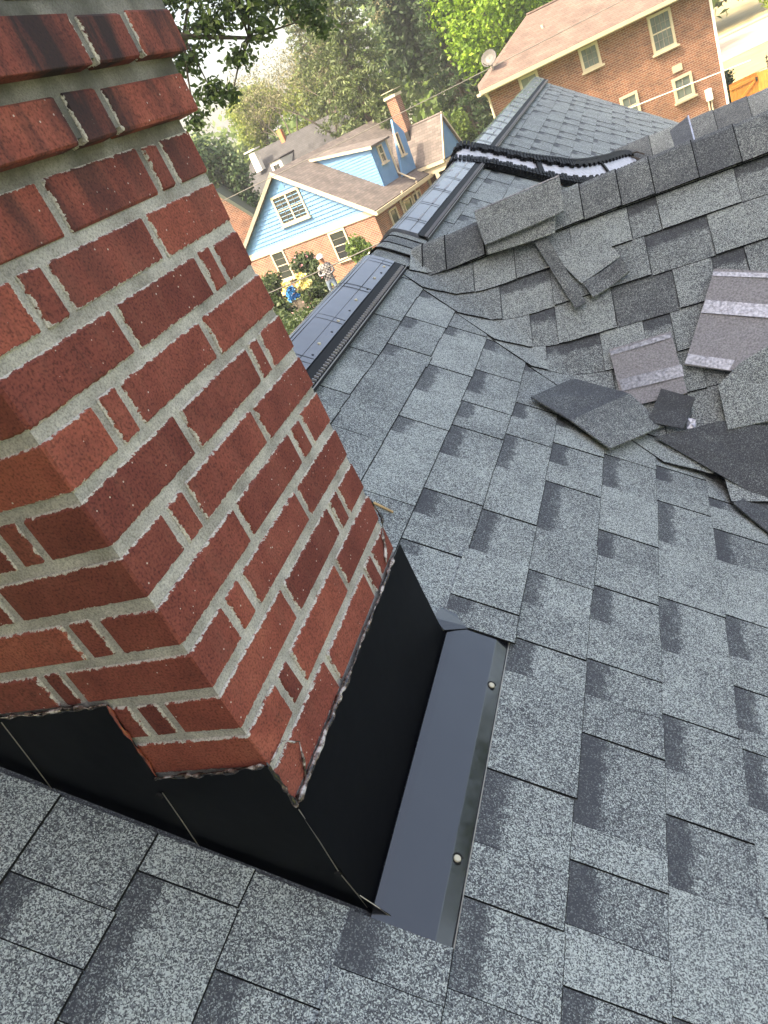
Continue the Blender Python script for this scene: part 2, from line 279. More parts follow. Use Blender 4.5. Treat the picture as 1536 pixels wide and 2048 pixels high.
# ------------------------------------------------------------------ mesh helpers
class MB:
    def __init__(s): s.v = []; s.f = []; s.m = []; s.uv = []
    def add(s, verts, faces, mi=0, uvs=None):
        o = len(s.v); s.v += [tuple(p) for p in verts]
        for k, f in enumerate(faces):
            s.f.append(tuple(i+o for i in f)); s.m.append(mi)
            s.uv.append([uvs[i] for i in f] if uvs is not None else None)
        return s
    def box(s, c, size, mi=0, ax=None):
        c = Vector(c); X, Y, Z = ax if ax else (Vector((1, 0, 0)), Vector((0, 1, 0)), Vector((0, 0, 1)))
        h = [size[0]/2, size[1]/2, size[2]/2]; vs = []
        for dz in (-1, 1):
            for dx, dy in ((-1, -1), (1, -1), (1, 1), (-1, 1)):
                vs.append(c + X*(dx*h[0]) + Y*(dy*h[1]) + Z*(dz*h[2]))
        return s.add(vs, [(3, 2, 1, 0), (4, 5, 6, 7), (0, 1, 5, 4), (1, 2, 6, 5), (2, 3, 7, 6), (3, 0, 4, 7)], mi)
    def lo(s, a, b, mi=0):
        return s.box([(a[i]+b[i])/2 for i in range(3)], [abs(b[i]-a[i]) for i in range(3)], mi)
    def prism(s, poly, n, t, mi=0, mside=None):
        """poly = top outline (counter-clockwise seen from n), thickness t below it"""
        n = Vector(n).normalized(); k = len(poly); top = [Vector(p) for p in poly]; bot = [p - n*t for p in top]
        s.add(top+bot, [tuple(range(k))], mi)
        o = len(s.v)-2*k
        s.f.append(tuple(o+k+i for i in reversed(range(k)))); s.m.append(mi if mside is None else mside); s.uv.append(None)
        for i in range(k):
            j = (i+1) % k; s.f.append((o+i, o+k+i, o+k+j, o+j)); s.m.append(mi if mside is None else mside); s.uv.append(None)
        return s
    def tube(s, pts, rad, n=6, mi=0, cap=True):
        pts = [Vector(p) for p in pts]; k = len(pts); rad = [rad]*k if isinstance(rad, (int, float)) else rad
        o = len(s.v); prev = None
        for i, p in enumerate(pts):
            t = (pts[min(i+1, k-1)] - pts[max(i-1, 0)]).normalized()
            if prev is None: a = t.orthogonal().normalized()
            else:
                a = prev - t*prev.dot(t); a = a.normalized() if a.length > 1e-6 else t.orthogonal().normalized()
            prev = a; b = t.cross(a)
            for j in range(n):
                an = 2*math.pi*j/n; s.v.append(tuple(p + (a*math.cos(an)+b*math.sin(an))*rad[i]))
        for i in range(k-1):
            for j in range(n):
                j2 = (j+1) % n; s.f.append((o+i*n+j, o+i*n+j2, o+(i+1)*n+j2, o+(i+1)*n+j)); s.m.append(mi); s.uv.append(None)
        if cap:
            s.f.append(tuple(o+j for j in reversed(range(n)))); s.m.append(mi); s.uv.append(None)
            s.f.append(tuple(o+(k-1)*n+j for j in range(n))); s.m.append(mi); s.uv.append(None)
        return s
    def build(s, name, mats, parent=None, smooth=False, boxuv=False, bevel=0.0):
        me = bpy.data.meshes.new(name); me.from_pydata(s.v, [], s.f)
        mats = mats if isinstance(mats, (list, tuple)) else [mats]
        for m in mats: me.materials.append(m)
        if len(mats) > 1: me.polygons.foreach_set('material_index', s.m)
        if any(u is not None for u in s.uv):
            l = me.uv_layers.new(name='sh'); d = []
            for u, f in zip(s.uv, s.f): d += (u if u is not None else [(0.5, 0.9)]*len(f))
            l.data.foreach_set('uv', np.array(d, dtype=np.float32).ravel())
        if boxuv:
            me.update(); l = me.uv_layers.new(name='box')
            for p in me.polygons:
                n = p.normal; hx = Vector((-n.y, n.x, 0))
                if hx.length < 0.05: hx = Vector((1, 0, 0)); vy = Vector((0, 1, 0))
                else: hx.normalize(); vy = n.cross(hx)
                for li in p.loop_indices:
                    co = me.vertices[me.loops[li].vertex_index].co; l.data[li].uv = (co.dot(hx), co.dot(vy))
        if smooth: me.polygons.foreach_set('use_smooth', [True]*len(me.polygons))
        me.update()
        o = bpy.data.objects.new(name, me); COL.objects.link(o)
        if parent: o.parent = parent
        if bevel:
            bm = o.modifiers.new('bevel', 'BEVEL'); bm.width = bevel; bm.segments = 1
        return o
def tag(o, label=None, cat=None, group=None, kind=None):
    if label: o['label'] = label
    if cat: o['category'] = cat
    if group: o['group'] = group
    if kind: o['kind'] = kind
    return o
def empty(name, loc=(0, 0, 0), rz=0.0, label=None, cat=None, group=None):
    o = bpy.data.objects.new(name, None); COL.objects.link(o); o.location = loc; o.rotation_euler = (0, 0, rz)
    return tag(o, label, cat, group)
U = random.uniform

# ------------------------------------------------------------------ roof surfaces (metres; X down the main slope, Y along the main ridge)
S = 0.755; K = math.hypot(1, S); DA = -0.36; DB = -1.885
NA = Vector((S, 0, 1))/K; NB = Vector((0, -S, 1))/K
XR = -0.53; ZR = DA - S*XR                    # main ridge
YB = 2.485; ZBR = DB + S*YB                   # cross roof ridge
YC = 6.4; ZC = -0.54                          # rear cross roof ridge
ZG = -5.5
def pA(u, y, off=0.0): return Vector((u/K, y, DA - S*u/K)) + NA*off
def pB(x, v, off=0.0):
    """cross roof, front slope; left of the valley the strip bends up onto the main slope"""
    y = 2.02 + v/K; za = DA - S*x; zb = DB + S*y; d = (zb-za)/0.05
    w = 1/(1+math.exp(-max(-30, min(30, d*2.2)))); z = max(za, zb) + 0.05*0.32*math.exp(-d*d*0.8)
    n = (NA*(1-w) + NB*w).normalized()
    return Vector((x, y, z)) + n*(off + 0.0035*math.exp(-abs(d)*0.9))

house = empty('house', (0, 0, ZG), 0, 'house under re-roofing with grey shingle slopes, red brick chimney and black flashing', 'house')
def part(mb, name, mats, parent=None, **kw):
    """a mesh whose coordinates are world metres, parented below the house"""
    o = mb.build(name, mats, None, **kw); o.parent = parent or house
    o.matrix_parent_inverse = Matrix.Translation((0, 0, -ZG)) if (parent is None) else Matrix.Identity(4)
    return o
# decks: solid sheets under the shingles
EAVE = 3.4
mb = MB(); u0 = XR*K; uE = EAVE*K
mb.prism([pA(u0, -6, -0.004), pA(uE, -6, -0.004), pA(uE, 9.72, -0.004), pA(u0, 9.72, -0.004)], NA, 0.10)
roof_main = part(mb, 'main_roof_slope', M_DARK); tag(roof_main, 'main grey shingle slope falling away from the ridge')
mb = MB(); xb = XR - (EAVE - XR); zb_ = ZR - S*(EAVE-XR)
mb.prism([(XR, -6, ZR-.005), (XR, 9.72, ZR-.005), (xb, 9.72, zb_), (xb, -6, zb_)], (-S, 0, 1), 0.10)
roof_back = part(mb, 'back_roof_slope', M_TAB)
def cross_deck(name, yr, zr, x0, x1, run):
    q = MB()
    q.prism([(x0, yr, zr-.005), (x0, yr-run, zr-.005-S*run), (x1, yr-run, zr-.005-S*run), (x1, yr, zr-.005)], (0, -S, 1), 0.08)
    f = part(q, name, M_DARK)
    q = MB(); q.prism([(x1, yr, zr-.006), (x1, yr+run, zr-.006-S*run), (x0, yr+run, zr-.006-S*run), (x0, yr, zr-.006)], (0, S, 1), 0.08)
    return f, part(q, name, M_TAB)
roof_cross, roof_cross_b = cross_deck('cross_roof_slope', YB, ZBR, -0.47, 4.4, 3.2)
tag(roof_cross, 'grey shingle slope of the cross gable beyond the valley')
roof_rear, roof_rear_b = cross_deck('rear_cross_roof_slope', YC, ZC, 0.25, 4.4, 2.6)
# walls of the house itself
mb = MB(); mb.lo((EAVE-.5, -5.7, ZG), (EAVE-.7, 9.4, ZR - S*(EAVE-XR)+.2)); mb.lo((xb+.5, -5.7, ZG), (xb+.7, 9.4, zb_+.2))
for yy in (-5.6, 9.3):
    mb.prism([(xb+.5, yy, ZG), (EAVE-.5, yy, ZG), (EAVE-.5, yy, zb_+.25), (XR, yy, ZR-.25), (xb+.5, yy, zb_+.25)], (0, -1, 0), 0.2)
for yr, run, zr in ((YB, 3.0, ZBR), (YC, 2.4, ZC)):
    mb.prism([(4.1, yr-run, ZG), (4.1, yr+run, ZG), (4.1, yr+run, zr-S*run-.1), (4.1, yr, zr-.15), (4.1, yr-run, zr-S*run-.1)], (1, 0, 0), 0.2)
part(mb, 'wall', M_HB2, boxuv=True)

# ------------------------------------------------------------------ shingles
n_sh = 0
FIELD_A = MB(); FIELD_B = MB(); FIELD_C = MB()
def shingle(pf, a0, a1, t0, t1, off0, off1, material, parent, field=None, thick=0.0032, nseg=1, a1b=None, a0b=None, jag=0.0012, cut=0.0019):
    """a piece from a0..a1 across the course and t0 (upslope) to t1 (butt). pf(t, a, off) is a point of the roof"""
    global n_sh
    a1b = a1 if a1b is None else a1b; a0b = a0 if a0b is None else a0b
    hi = []; lo = []; ed = []; bt = []; bh = []; dr = 1 if t1 > t0 else -1
    for i in range(nseg+1):
        k = i/nseg; au = a0+(a1-a0)*k; ad = a0b+(a1b-a0b)*k; j1, j2 = U(-jag, jag), U(-jag, jag)
        te = t1+j1; ad += j2
        hi.append(pf(t0, au, off0)); lo.append(pf(te-dr*cut, ad, off1)); ed.append(pf(te, ad, off1-.0022)); bt.append(pf(te, ad, off1-thick-.001)); bh.append(pf(t0, au, off0-thick))  # lo to ed: dark strip standing in for the gap shadow at the butt
    n = nseg+1; vs = hi+lo+ed+bt+bh
    uv = [(i/nseg, 0.0) for i in range(n)] + [(i/nseg, 0.98) for i in range(n)] + [(i/nseg, 1.0) for i in range(n)]*3
    topf = [(i, n+i, n+i+1, i+1) for i in range(nseg)]
    side = [(n+i, 2*n+i, 2*n+i+1, n+i+1) for i in range(nseg)] + [(2*n+i, 3*n+i, 3*n+i+1, 2*n+i+1) for i in range(nseg)]
    side += [(0, 4*n, 3*n, 2*n, n), (nseg, n+nseg, 2*n+nseg, 3*n+nseg, 4*n+nseg)]
    if (vs[n]-vs[0]).cross(vs[n+1]-vs[0]).z < 0: topf = [tuple(reversed(f)) for f in topf]; side = [tuple(reversed(f)) for f in side]
    if field is not None:
        mi = 0 if material is M_TAB else 1
        field.add(vs, topf+side, mi, uv)
        for q_ in range(len(side)): field.m[-1-q_] = 2
        return None
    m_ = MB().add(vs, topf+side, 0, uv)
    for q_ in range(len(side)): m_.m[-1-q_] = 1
    o = part(m_, 'shingle', [material, M_ASPHEDGE_GAPSHADE], parent); n_sh += 1
    return o
pAf = lambda t, a, off: pA(t, a, off)
pBf = lambda t, a, off: pB(a, t, off)

ROWU = [-0.31, -0.165, -0.012, 0.126, 0.279, 0.434, 0.589, 0.744, 0.90, 1.055, 1.21]     # butt lines at y = 0
def drift(y): return 0.026*max(0.0, min(y, 1.6)) if y < 2.3 else 0.0
PATCH = {  # course number -> recesses (far end, near end) with the printed dark band, as the photograph shows them
 -1: [(1.95, 1.86), (1.70, 1.62), (-0.126, -0.198)],
 0: [(1.65, 1.465), (1.287, 1.201), (-0.069, -0.25)],
 1: [(1.721, 1.562), (1.49, 1.394), (1.334, 1.173), (0.995, 0.89), (0.781, 0.738), (-0.143, -0.213)],
 2: [(1.886, 1.832), (1.591, 1.498), (1.383, 1.202), (0.991, 0.818), (0.653, 0.607), (-0.018, -0.092)],
 3: [(1.62, 1.53), (1.423, 1.312), (1.21, 0.991), (0.826, 0.713), (0.602, 0.51), (0.281, 0.147), (0.06, -0.064)],
 4: [(1.455, 1.284), (1.072, 0.966), (0.85, 0.736), (0.615, 0.52), (0.426, 0.241), (0.175, 0.076), (-0.008, -0.115)],
 5: [(1.489, 1.413), (1.3, 1.111), (0.889, 0.717), (0.539, 0.415), (0.319, 0.193), (0.006, -0.068)],
 6: [(1.409, 1.364), (1.255, 1.115), (0.907, 0.775), (0.684, 0.573), (0.522, 0.397), (0.199, 0.071)],
 7: [(1.30, 1.22), (1.02, 0.90), (0.74, 0.60), (0.42, 0.30)],
 8: [(1.16, 1.02), (0.80, 0.66), (0.50, 0.33)],
}
def pA_near(t, a, off): return pA(t + drift(a), a, off)
def row_a(i, t0, t1, lim0, valley):
    """course i between butt lines t0 and t1, from y = lim0 to the valley"""
    segs = []; far = lambda t: 2.02 - t/K + 0.02
    ymax = far(t0) ; y = lim0
    pts = sorted([(b_, a_) for a_, b_ in PATCH.get(i, [])])
    for (pn, pf_) in pts:
        if pn > y + 0.02: segs.append((y, min(pn, ymax), False)); y = pn
        if pf_ > y: segs.append((y, pf_, True)); y = pf_
    while y < ymax - 0.02:
        L_ = U(.14, .26); segs.append((y, min(ymax, y+L_), False)); y += L_
        if y < ymax-0.05:
            L2 = U(.07, .15); segs.append((y, min(ymax, y+L2), True)); y += L2
    return segs
# course list: (number, upslope line, butt line)
COURSES = [(-2, -0.60, -0.46), (-1, -0.46, -0.31), (0, -0.31, -0.165), (1, -0.165, -0.012)] + [(k, ROWU[k], ROWU[k+1]) for k in range(2, 10)]
CH_Y0, CH_Y1 = -0.014, 0.545       # gap round the chimney
for (k, t0, t1) in COURSES:
    far0 = 2.02 - t0/K + 0.02; far1 = 2.02 - t1/K + 0.02
    for (ya, yb2, rec) in row_a(k, -0.55 if k < 6 else -0.2, t1, -0.55 if k < 6 else -0.25, None):
        spans = [(ya, yb2)]
        if t0 < -0.03:                      # chimney stands in these courses
            spans = [(a, b_) for a, b_ in ((ya, min(yb2, CH_Y0)), (max(ya, CH_Y1), yb2)) if b_ - a > 0.012]
        elif k == 2:                        # apron flashing lies in this course
            spans = [(a, b_) for a, b_ in ((ya, min(yb2, -0.010)), (max(ya, 0.572), yb2)) if b_ - a > 0.012]
        for a, b_ in spans:
            lift = 0.0075 if (k == 2 and (b_ <= 0.0 or a < 0.7)) else 0.0
            bb = b_
            b_far0, b_far1 = min(b_, far0), min(b_, far1)
            if b_far1 - a < 0.02 and b_far0 - a < 0.02: continue
            b_far1 = max(b_far1, a+0.003)
            o0, o1 = (0.0025, 0.0072) if rec else (0.0042, 0.0092)
            if b_ - a > 0.30 and not rec:      # two shingles meet in a hairline joint
                mid = a + (b_-a)*U(.4, .6)
                shingle(pA_near, a, mid-0.0012, t0-0.012, t1, o0+lift, o1+lift, M_TAB, roof_main)
                a = mid
            shingle(pA_near, a+0.001, b_far0-0.001, t0-0.012, t1 + (U(-.002, .002)), o0+lift, o1+lift, M_REC if rec else M_TAB, roof_main, a1b=b_far1-0.001)
# the main slope beyond the cross gable: nearest ones single, the rest one mass
n_far = 0
t = -0.615; far_rows = []
while t < 1.45: far_rows.append((t, t+0.150)); t += 0.150
far_list = []
for r, (t0, t1) in enumerate(far_rows):
    y = max(2.78, (t0/K)+2.93); y += U(0, .1)
    while y < 9.70:
        L_ = U(.16, .30); far_list.append((y, min(9.70, y+L_), t0, t1, False)); y += L_
        if U(0, 1) < .75:
            L2 = U(.08, .17)
            if y+L2 < 9.70: far_list.append((y, y+L2, t0, t1, True)); y += L2
far_list.sort(key=lambda e: e[0])
for (a, b_, t0, t1, rec) in far_list:
    o0, o1 = (0.0015, 0.0045) if rec else (0.0035, 0.0070)
    vis = t1 < 1.0 and a < 4.9 + t1*2.2
    single = vis and n_far < 95 and a > 3.55 + max(0, t0)*2.3
    if single: n_far += 1
    shingle(pAf, a+.001, b_-.001, t0-.012, t1+U(-.002, .002), o0, o1, M_REC if rec else M_TAB, roof_main, None if single else FIELD_A)
# courses below and before the frame, as one mass
for r in range(9, 26):
    t0 = 0.126+0.155*(r-2); t1 = t0+.155
    y = -5.9
    while y < min(1.4, 2.0-t0/K):
        L_ = U(.15, .3)
        if not (r < 10 and y > -0.3): shingle(pAf, y+.001, y+L_-.001, t0-.012, t1, .0045, .010, M_TAB, roof_main, FIELD_A)
        y += L_
for (k, t0, t1) in COURSES[:8]:
    y = -5.9
    while y < -0.56:
        L_ = min(U(.15, .3), -0.552-y)
        if L_ < .02: break
        shingle(pAf, y+.001, y+L_-.001, t0-.012, t1, .0045, .010, M_TAB, roof_main, FIELD_A); y += L_
o = part(FIELD_A, 'shingle_courses', [M_TAB, M_REC, M_ASPHEDGE_GAPSHADE], roof_main); o['kind'] = 'stuff'
# cross gable courses (v is the distance up the slope)
BV = [0.575, 0.425, 0.278, 0.115, -0.045, -0.195, -0.343, -0.49, -0.64, -0.79]
BP = {0: [], 1: [(0.432, 0.53), (0.778, 0.911)], 2: [(-0.051, 0.139), (0.47, 0.668)], 3: [(0.046, 0.137), (0.334, 0.532), (0.653, 0.749)], 4: [(0.09, 0.273), (0.413, 0.499), (0.70, .80)], 5: [(0.293, 0.341), (0.56, .70)], 6: [(.42, .50), (.66, .80)], 7: [(.55, .66)]}
TABS_DARK = {(3, 0.334)}
for r in range(0, 8):
    v0, v1 = BV[r], BV[r+1]
    y1 = 2.02+v1/K; xv = 2.02-y1                       # where the butt line meets the valley
    x = xv - (0.115 if r else 0.0); xend = 1.02
    if r == 0: x = -0.40
    lst = []
    for (a, b_) in BP.get(r, []):
        a = max(a, x)
        while a - x > 0.34: L_ = U(.15, .24); lst.append((x, x+L_, False)); x += L_
        if a > x: lst.append((x, a, False))
        lst.append((a, b_, True)); x = b_
    while x < xend: L_ = U(.16, .26); lst.append((x, x+L_, False)); x += L_
    for li, (a, b_, rec) in enumerate(lst):
        o0, o1 = (0.0015, 0.0065) if rec else (0.0045, 0.0115)
        valley = a < xv+0.2
        if li == 0 and r:                      # cut parallel to the valley
            a_top = a - (v0+.012-v1)/K
            shingle(pBf, a_top+.001, b_-.001, v0+.012, v1+U(-.002, .002), o0, o1, M_REC if rec else M_TAB, roof_cross, nseg=8, a0b=a+.001, a1b=b_-.001); continue
        shingle(pBf, a+.001, b_-.001, v0+.012, v1+U(-.002, .002), o0, o1, (M_MID if rec and r == 3 and abs(a-.334) < .01 else M_REC) if rec else M_TAB, roof_cross, nseg=6 if valley else 1)
for r in range(0, 20):
    v0 = 0.575-0.15*r; v1 = v0-.15; x = max(1.03, 2.02-(2.02+v0/K)+.05)
    if r >= 8: x = max(.2, -v0/K+.05)
    while x < 4.35:
        L_ = U(.15, .3); shingle(pBf, x+.001, min(4.38, x+L_)-.001, v0+.012, v1, .0045, .0115, M_TAB, roof_cross, FIELD_B); x += L_
o = part(FIELD_B, 'shingle_courses', [M_TAB, M_REC, M_ASPHEDGE_GAPSHADE], roof_cross); o['kind'] = 'stuff'
def pC(t, a, off): return Vector((a, YC - t/K, ZC - S*t/K)) + NB*off
for r in range(0, 10):
    x = 0.2 + r*.12
    while x < 2.4:
        L_ = U(.18, .3); rec = U(0, 1) < .3
        shingle(pC, x+.001, x+L_-.001, r*.15-.012, r*.15+.15, .0015 if rec else .0045, .006 if rec else .0115, M_REC if rec else M_TAB, roof_rear, FIELD_C); x += L_
o = part(FIELD_C, 'shingle_courses', [M_TAB, M_REC, M_ASPHEDGE_GAPSHADE], roof_rear); o['kind'] = 'stuff'

# ridge caps: bent shingles laid over a ridge
def cap_piece(pl, n0, n1, half, parent, material, lift0, lift1, name='ridge_cap', sag=0.0):
    """pl(s, w): ridge surface at s along the ridge and w down the visible (+) or hidden (-) side"""
    m_ = MB(); ws = [-half, -half*.45, -.018, 0.0, .018, half*.45, half]
    dr = 1 if n1 > n0 else -1; vs = []; uv = []; n = len(ws)
    for (s_, lf) in ((n0, lift0), (n1-dr*.0035, lift1), (n1, lift1-.002), (n1, lift1-.0065), (n0, lift0-.0045)):  # same painted gap-shadow strip at the exposed cap end
        for w in ws: vs.append(pl(s_, w + (U(-.002, .002) if abs(w) == half else 0), lf)); uv.append((0.5, 0.9))
    topf = [(i, i+1, n+i+1, n+i) for i in range(n-1)]
    side = [(n+i, n+i+1, 2*n+i+1, 2*n+i) for i in range(n-1)] + [(2*n+i, 2*n+i+1, 3*n+i+1, 3*n+i) for i in range(n-1)]
    side += [(n-1, 5*n-1, 4*n-1, 3*n-1, 2*n-1), (0, n, 2*n, 3*n, 4*n)]
    if (vs[1]-vs[0]).cross(vs[n]-vs[0]).z < 0: topf = [tuple(reversed(f)) for f in topf]; side = [tuple(reversed(f)) for f in side]
    m_.add(vs, topf+side, 0, uv)
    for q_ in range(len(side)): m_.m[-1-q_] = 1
    return part(m_, name, [material, M_ASPHEDGE_GAPSHADE], parent)
def capB(s_, w, lf):
    y = YB - w/K; z = ZBR - S*(math.sqrt((w/K)**2 + 0.012**2)-0.012) + 0.012
    n = Vector((0, -S if w > 0.01 else (S if w < -.01 else 0), 1)).normalized()
    return Vector((s_, y, z)) + n*lf
def capM(s_, w, lf):
    x = XR + w/K; z = ZR - S*(math.sqrt((w/K)**2 + 0.014**2)-0.014) + 0.014
    n = Vector((S if w > 0.01 else (-S if w < -.01 else 0), 0, 1)).normalized()
    return Vector((x, s_, z)) + n*lf
def capC(s_, w, lf):
    q = capB(s_, w, lf); return Vector((q.x, q.y - YB + YC, q.z - ZBR + ZC))
xs = [-0.375, -0.343, -0.245, -0.085, 0.03, 0.17, 0.29, 0.422, 0.534, 0.676, 0.808, 0.95]
for i in range(len(xs)-1):
    cap_piece(capB, xs[i]-.02, xs[i+1], 0.172, roof_cross, M_CAP, 0.004, 0.0105 + (0.004 if i == 2 else 0))
x = 0.95
while x < 1.7: cap_piece(capB, x-.02, x+.14, .172, roof_cross, M_CAP, .004, .0105); x += .14
x = 0.30
while x < 2.3: cap_piece(capC, x-.03, x+.24, .26, roof_rear, M_CAP, .004, .012); x += .24
for i, y in enumerate((2.36, 2.47, 2.58, 2.68)):
    cap_piece(capM, y+.135, y, 0.165, roof_main, M_CAP, 0.003, 0.009 if i != 1 else 0.016)

# ridge vent: one-piece plastic vent over the main ridge
def vent(y0, y1):
    """body with pale louvre strip, ribs, nails"""
    pr = []
    for w in [-.150, -.10, -.06, -.03, -.012, 0, .012, .03, .06, .090, .118, .126]:
        x = w; z = 0.034 - S*(math.sqrt(x*x+0.028**2)-0.028)
        pr.append((XR+x*0.80 if w > .1 else XR+x*.80, z))
    def cs(w, lift=0.0):
        x = w; return Vector((XR+x, 0, ZR + 0.034 - S*(math.sqrt(x*x+0.03**2)-0.03) + lift))
    ws = [-.150, -.10, -.06, -.03, -.012, 0, .012, .03, .06, .085, .105]
    mbv = MB(); ny = max(2, int((y1-y0)/.15)); vs = []
    for j in range(ny+1):
        y = y0+(y1-y0)*j/ny
        for w in ws:
            p = cs(w); p.y = y; p.z += 0.0025*noise.noise(Vector((w*9, y*3.1, 0.3))); vs.append(p)
    n = len(ws); mbv.add(vs, [(j*n+i, j*n+i+1, (j+1)*n+i+1, (j+1)*n+i) for j in range(ny) for i in range(n-1)])
    e0 = [cs(w) for w in ws]
    for yy, rev in ((y0, False), (y1, True)):      # closed ends
        a = [Vector((p.x, yy, p.z)) for p in e0] + [Vector((e0[-1].x, yy, e0[-1].z-.02)), Vector((e0[0].x, yy, e0[0].z-.02))]
        mbv.add(a, [tuple(range(len(a))) if not rev else tuple(reversed(range(len(a))))])
    body = part(mbv, 'ridge_vent', M_VENT, smooth=True)
    sd = MB(); a, b_ = cs(.105), cs(.127); lowz = 0.021
    sd.add([(a.x, y0, a.z-.004), (b_.x, y0, b_.z-.006), (b_.x, y1, b_.z-.006), (a.x, y1, a.z-.004), (b_.x+.012, y0, b_.z-.03), (b_.x+.012, y1, b_.z-.03)], [(0, 1, 2, 3), (1, 4, 5, 2)])
    part(sd, 'baffle', M_BLACK, body)
    lv = MB(); y = y0+.01; zb0 = b_.z
    while y < y1-.01:
        lv.box((b_.x+.007, y, zb0-.0075), (0.013, 0.0036, 0.006), ax=(Vector((.80, 0, -.60)), Vector((0, 1, 0)), Vector((.60, 0, .80)))); y += .019
    lv.box((b_.x+.0165, (y0+y1)/2, zb0-.016), (.002, y1-y0, .003))
    part(lv, 'louvre', M_LOUVRE, body)
    rb = MB()
    for w in (-.05, .012, .024, .074):
        p = cs(w); rb.box((p.x, (y0+y1)/2, p.z+.0002), (.0012, y1-y0, .002))
    y = y0+.17
    while y < y1-.05:
        for dy in (0, .032):
            pts = []
            for w in (-.10, -.06, -.03, 0, .03, .06, .085, .104): p = cs(w, .0008); pts.append((p.x, y+dy, p.z))
            rb.tube(pts, .0010, 4)
        y += .31
    part(rb, 'rib', M_RIB, body)
    return body, cs
v1, cs = vent(0.545, 2.33); tag(v1, 'grey plastic ridge vent running up to the chimney')
v2, cs = vent(2.74, 9.66); tag(v2, 'long grey plastic ridge vent beyond the cross gable')
def disc(mbx, c, n, r, h, k=10):
    n = Vector(n).normalized(); a = n.orthogonal().normalized(); b_ = n.cross(a); c = Vector(c)
    lo_ = [c + (a*math.cos(2*math.pi*i/k)+b_*math.sin(2*math.pi*i/k))*r for i in range(k)]
    hi_ = [c + n*h + (a*math.cos(2*math.pi*i/k)+b_*math.sin(2*math.pi*i/k))*r*.8 for i in range(k)]
    mbx.add(lo_+hi_, [tuple(range(k, 2*k))]+[(i, (i+1) % k, k+(i+1) % k, k+i) for i in range(k)])
for y in (1.30, 1.47, 1.66, 1.86, 2.10, 2.24):
    p = cs(.088); q = MB(); disc(q, (p.x, y, p.z), (.5, 0, .85), .006, .003); part(q, 'nail', M_NAIL, v1)
for y in (1.20, 1.39, 1.57, 1.76, 1.98, 2.17):
    p = cs(.094); q = MB(); disc(q, (p.x, y, p.z), (.5, 0, .85), .0045, .0012); part(q, 'nail_hole', M_BLACK, v1)
q = MB()       # small stamped marks on the far vent
for (y, w) in [(3.6, .02), (4.0, .02), (4.9, .03), (5.6, .03), (6.3, .02), (7.0, .03), (7.8, .03)]:
    p = cs(w); q.box((p.x, y, p.z+.0012), (.035, .006, .001), ax=(Vector((.8, 0, -.6)), Vector((0, 1, 0)), Vector((.6, 0, .8)))); q.box((p.x+.01, y+.035, p.z-.0035), (.020, .045, .001), ax=(Vector((.8, 0, -.6)), Vector((0, 1, 0)), Vector((.6, 0, .8))))
for y in np.arange(3.0, 9.6, .32):
    p = cs(.072); q.box((p.x, y, p.z+.001), (.010, .11, .001), ax=(Vector((.8, 0, -.6)), Vector((0, 1, 0)), Vector((.6, 0, .8))))
part(q, 'stamped_mark', M_LOUVRE, v2)
q = MB(); disc(q, (cs(.03).x, 9.66, cs(.03).z), (0, 1, 0), .01, .01)
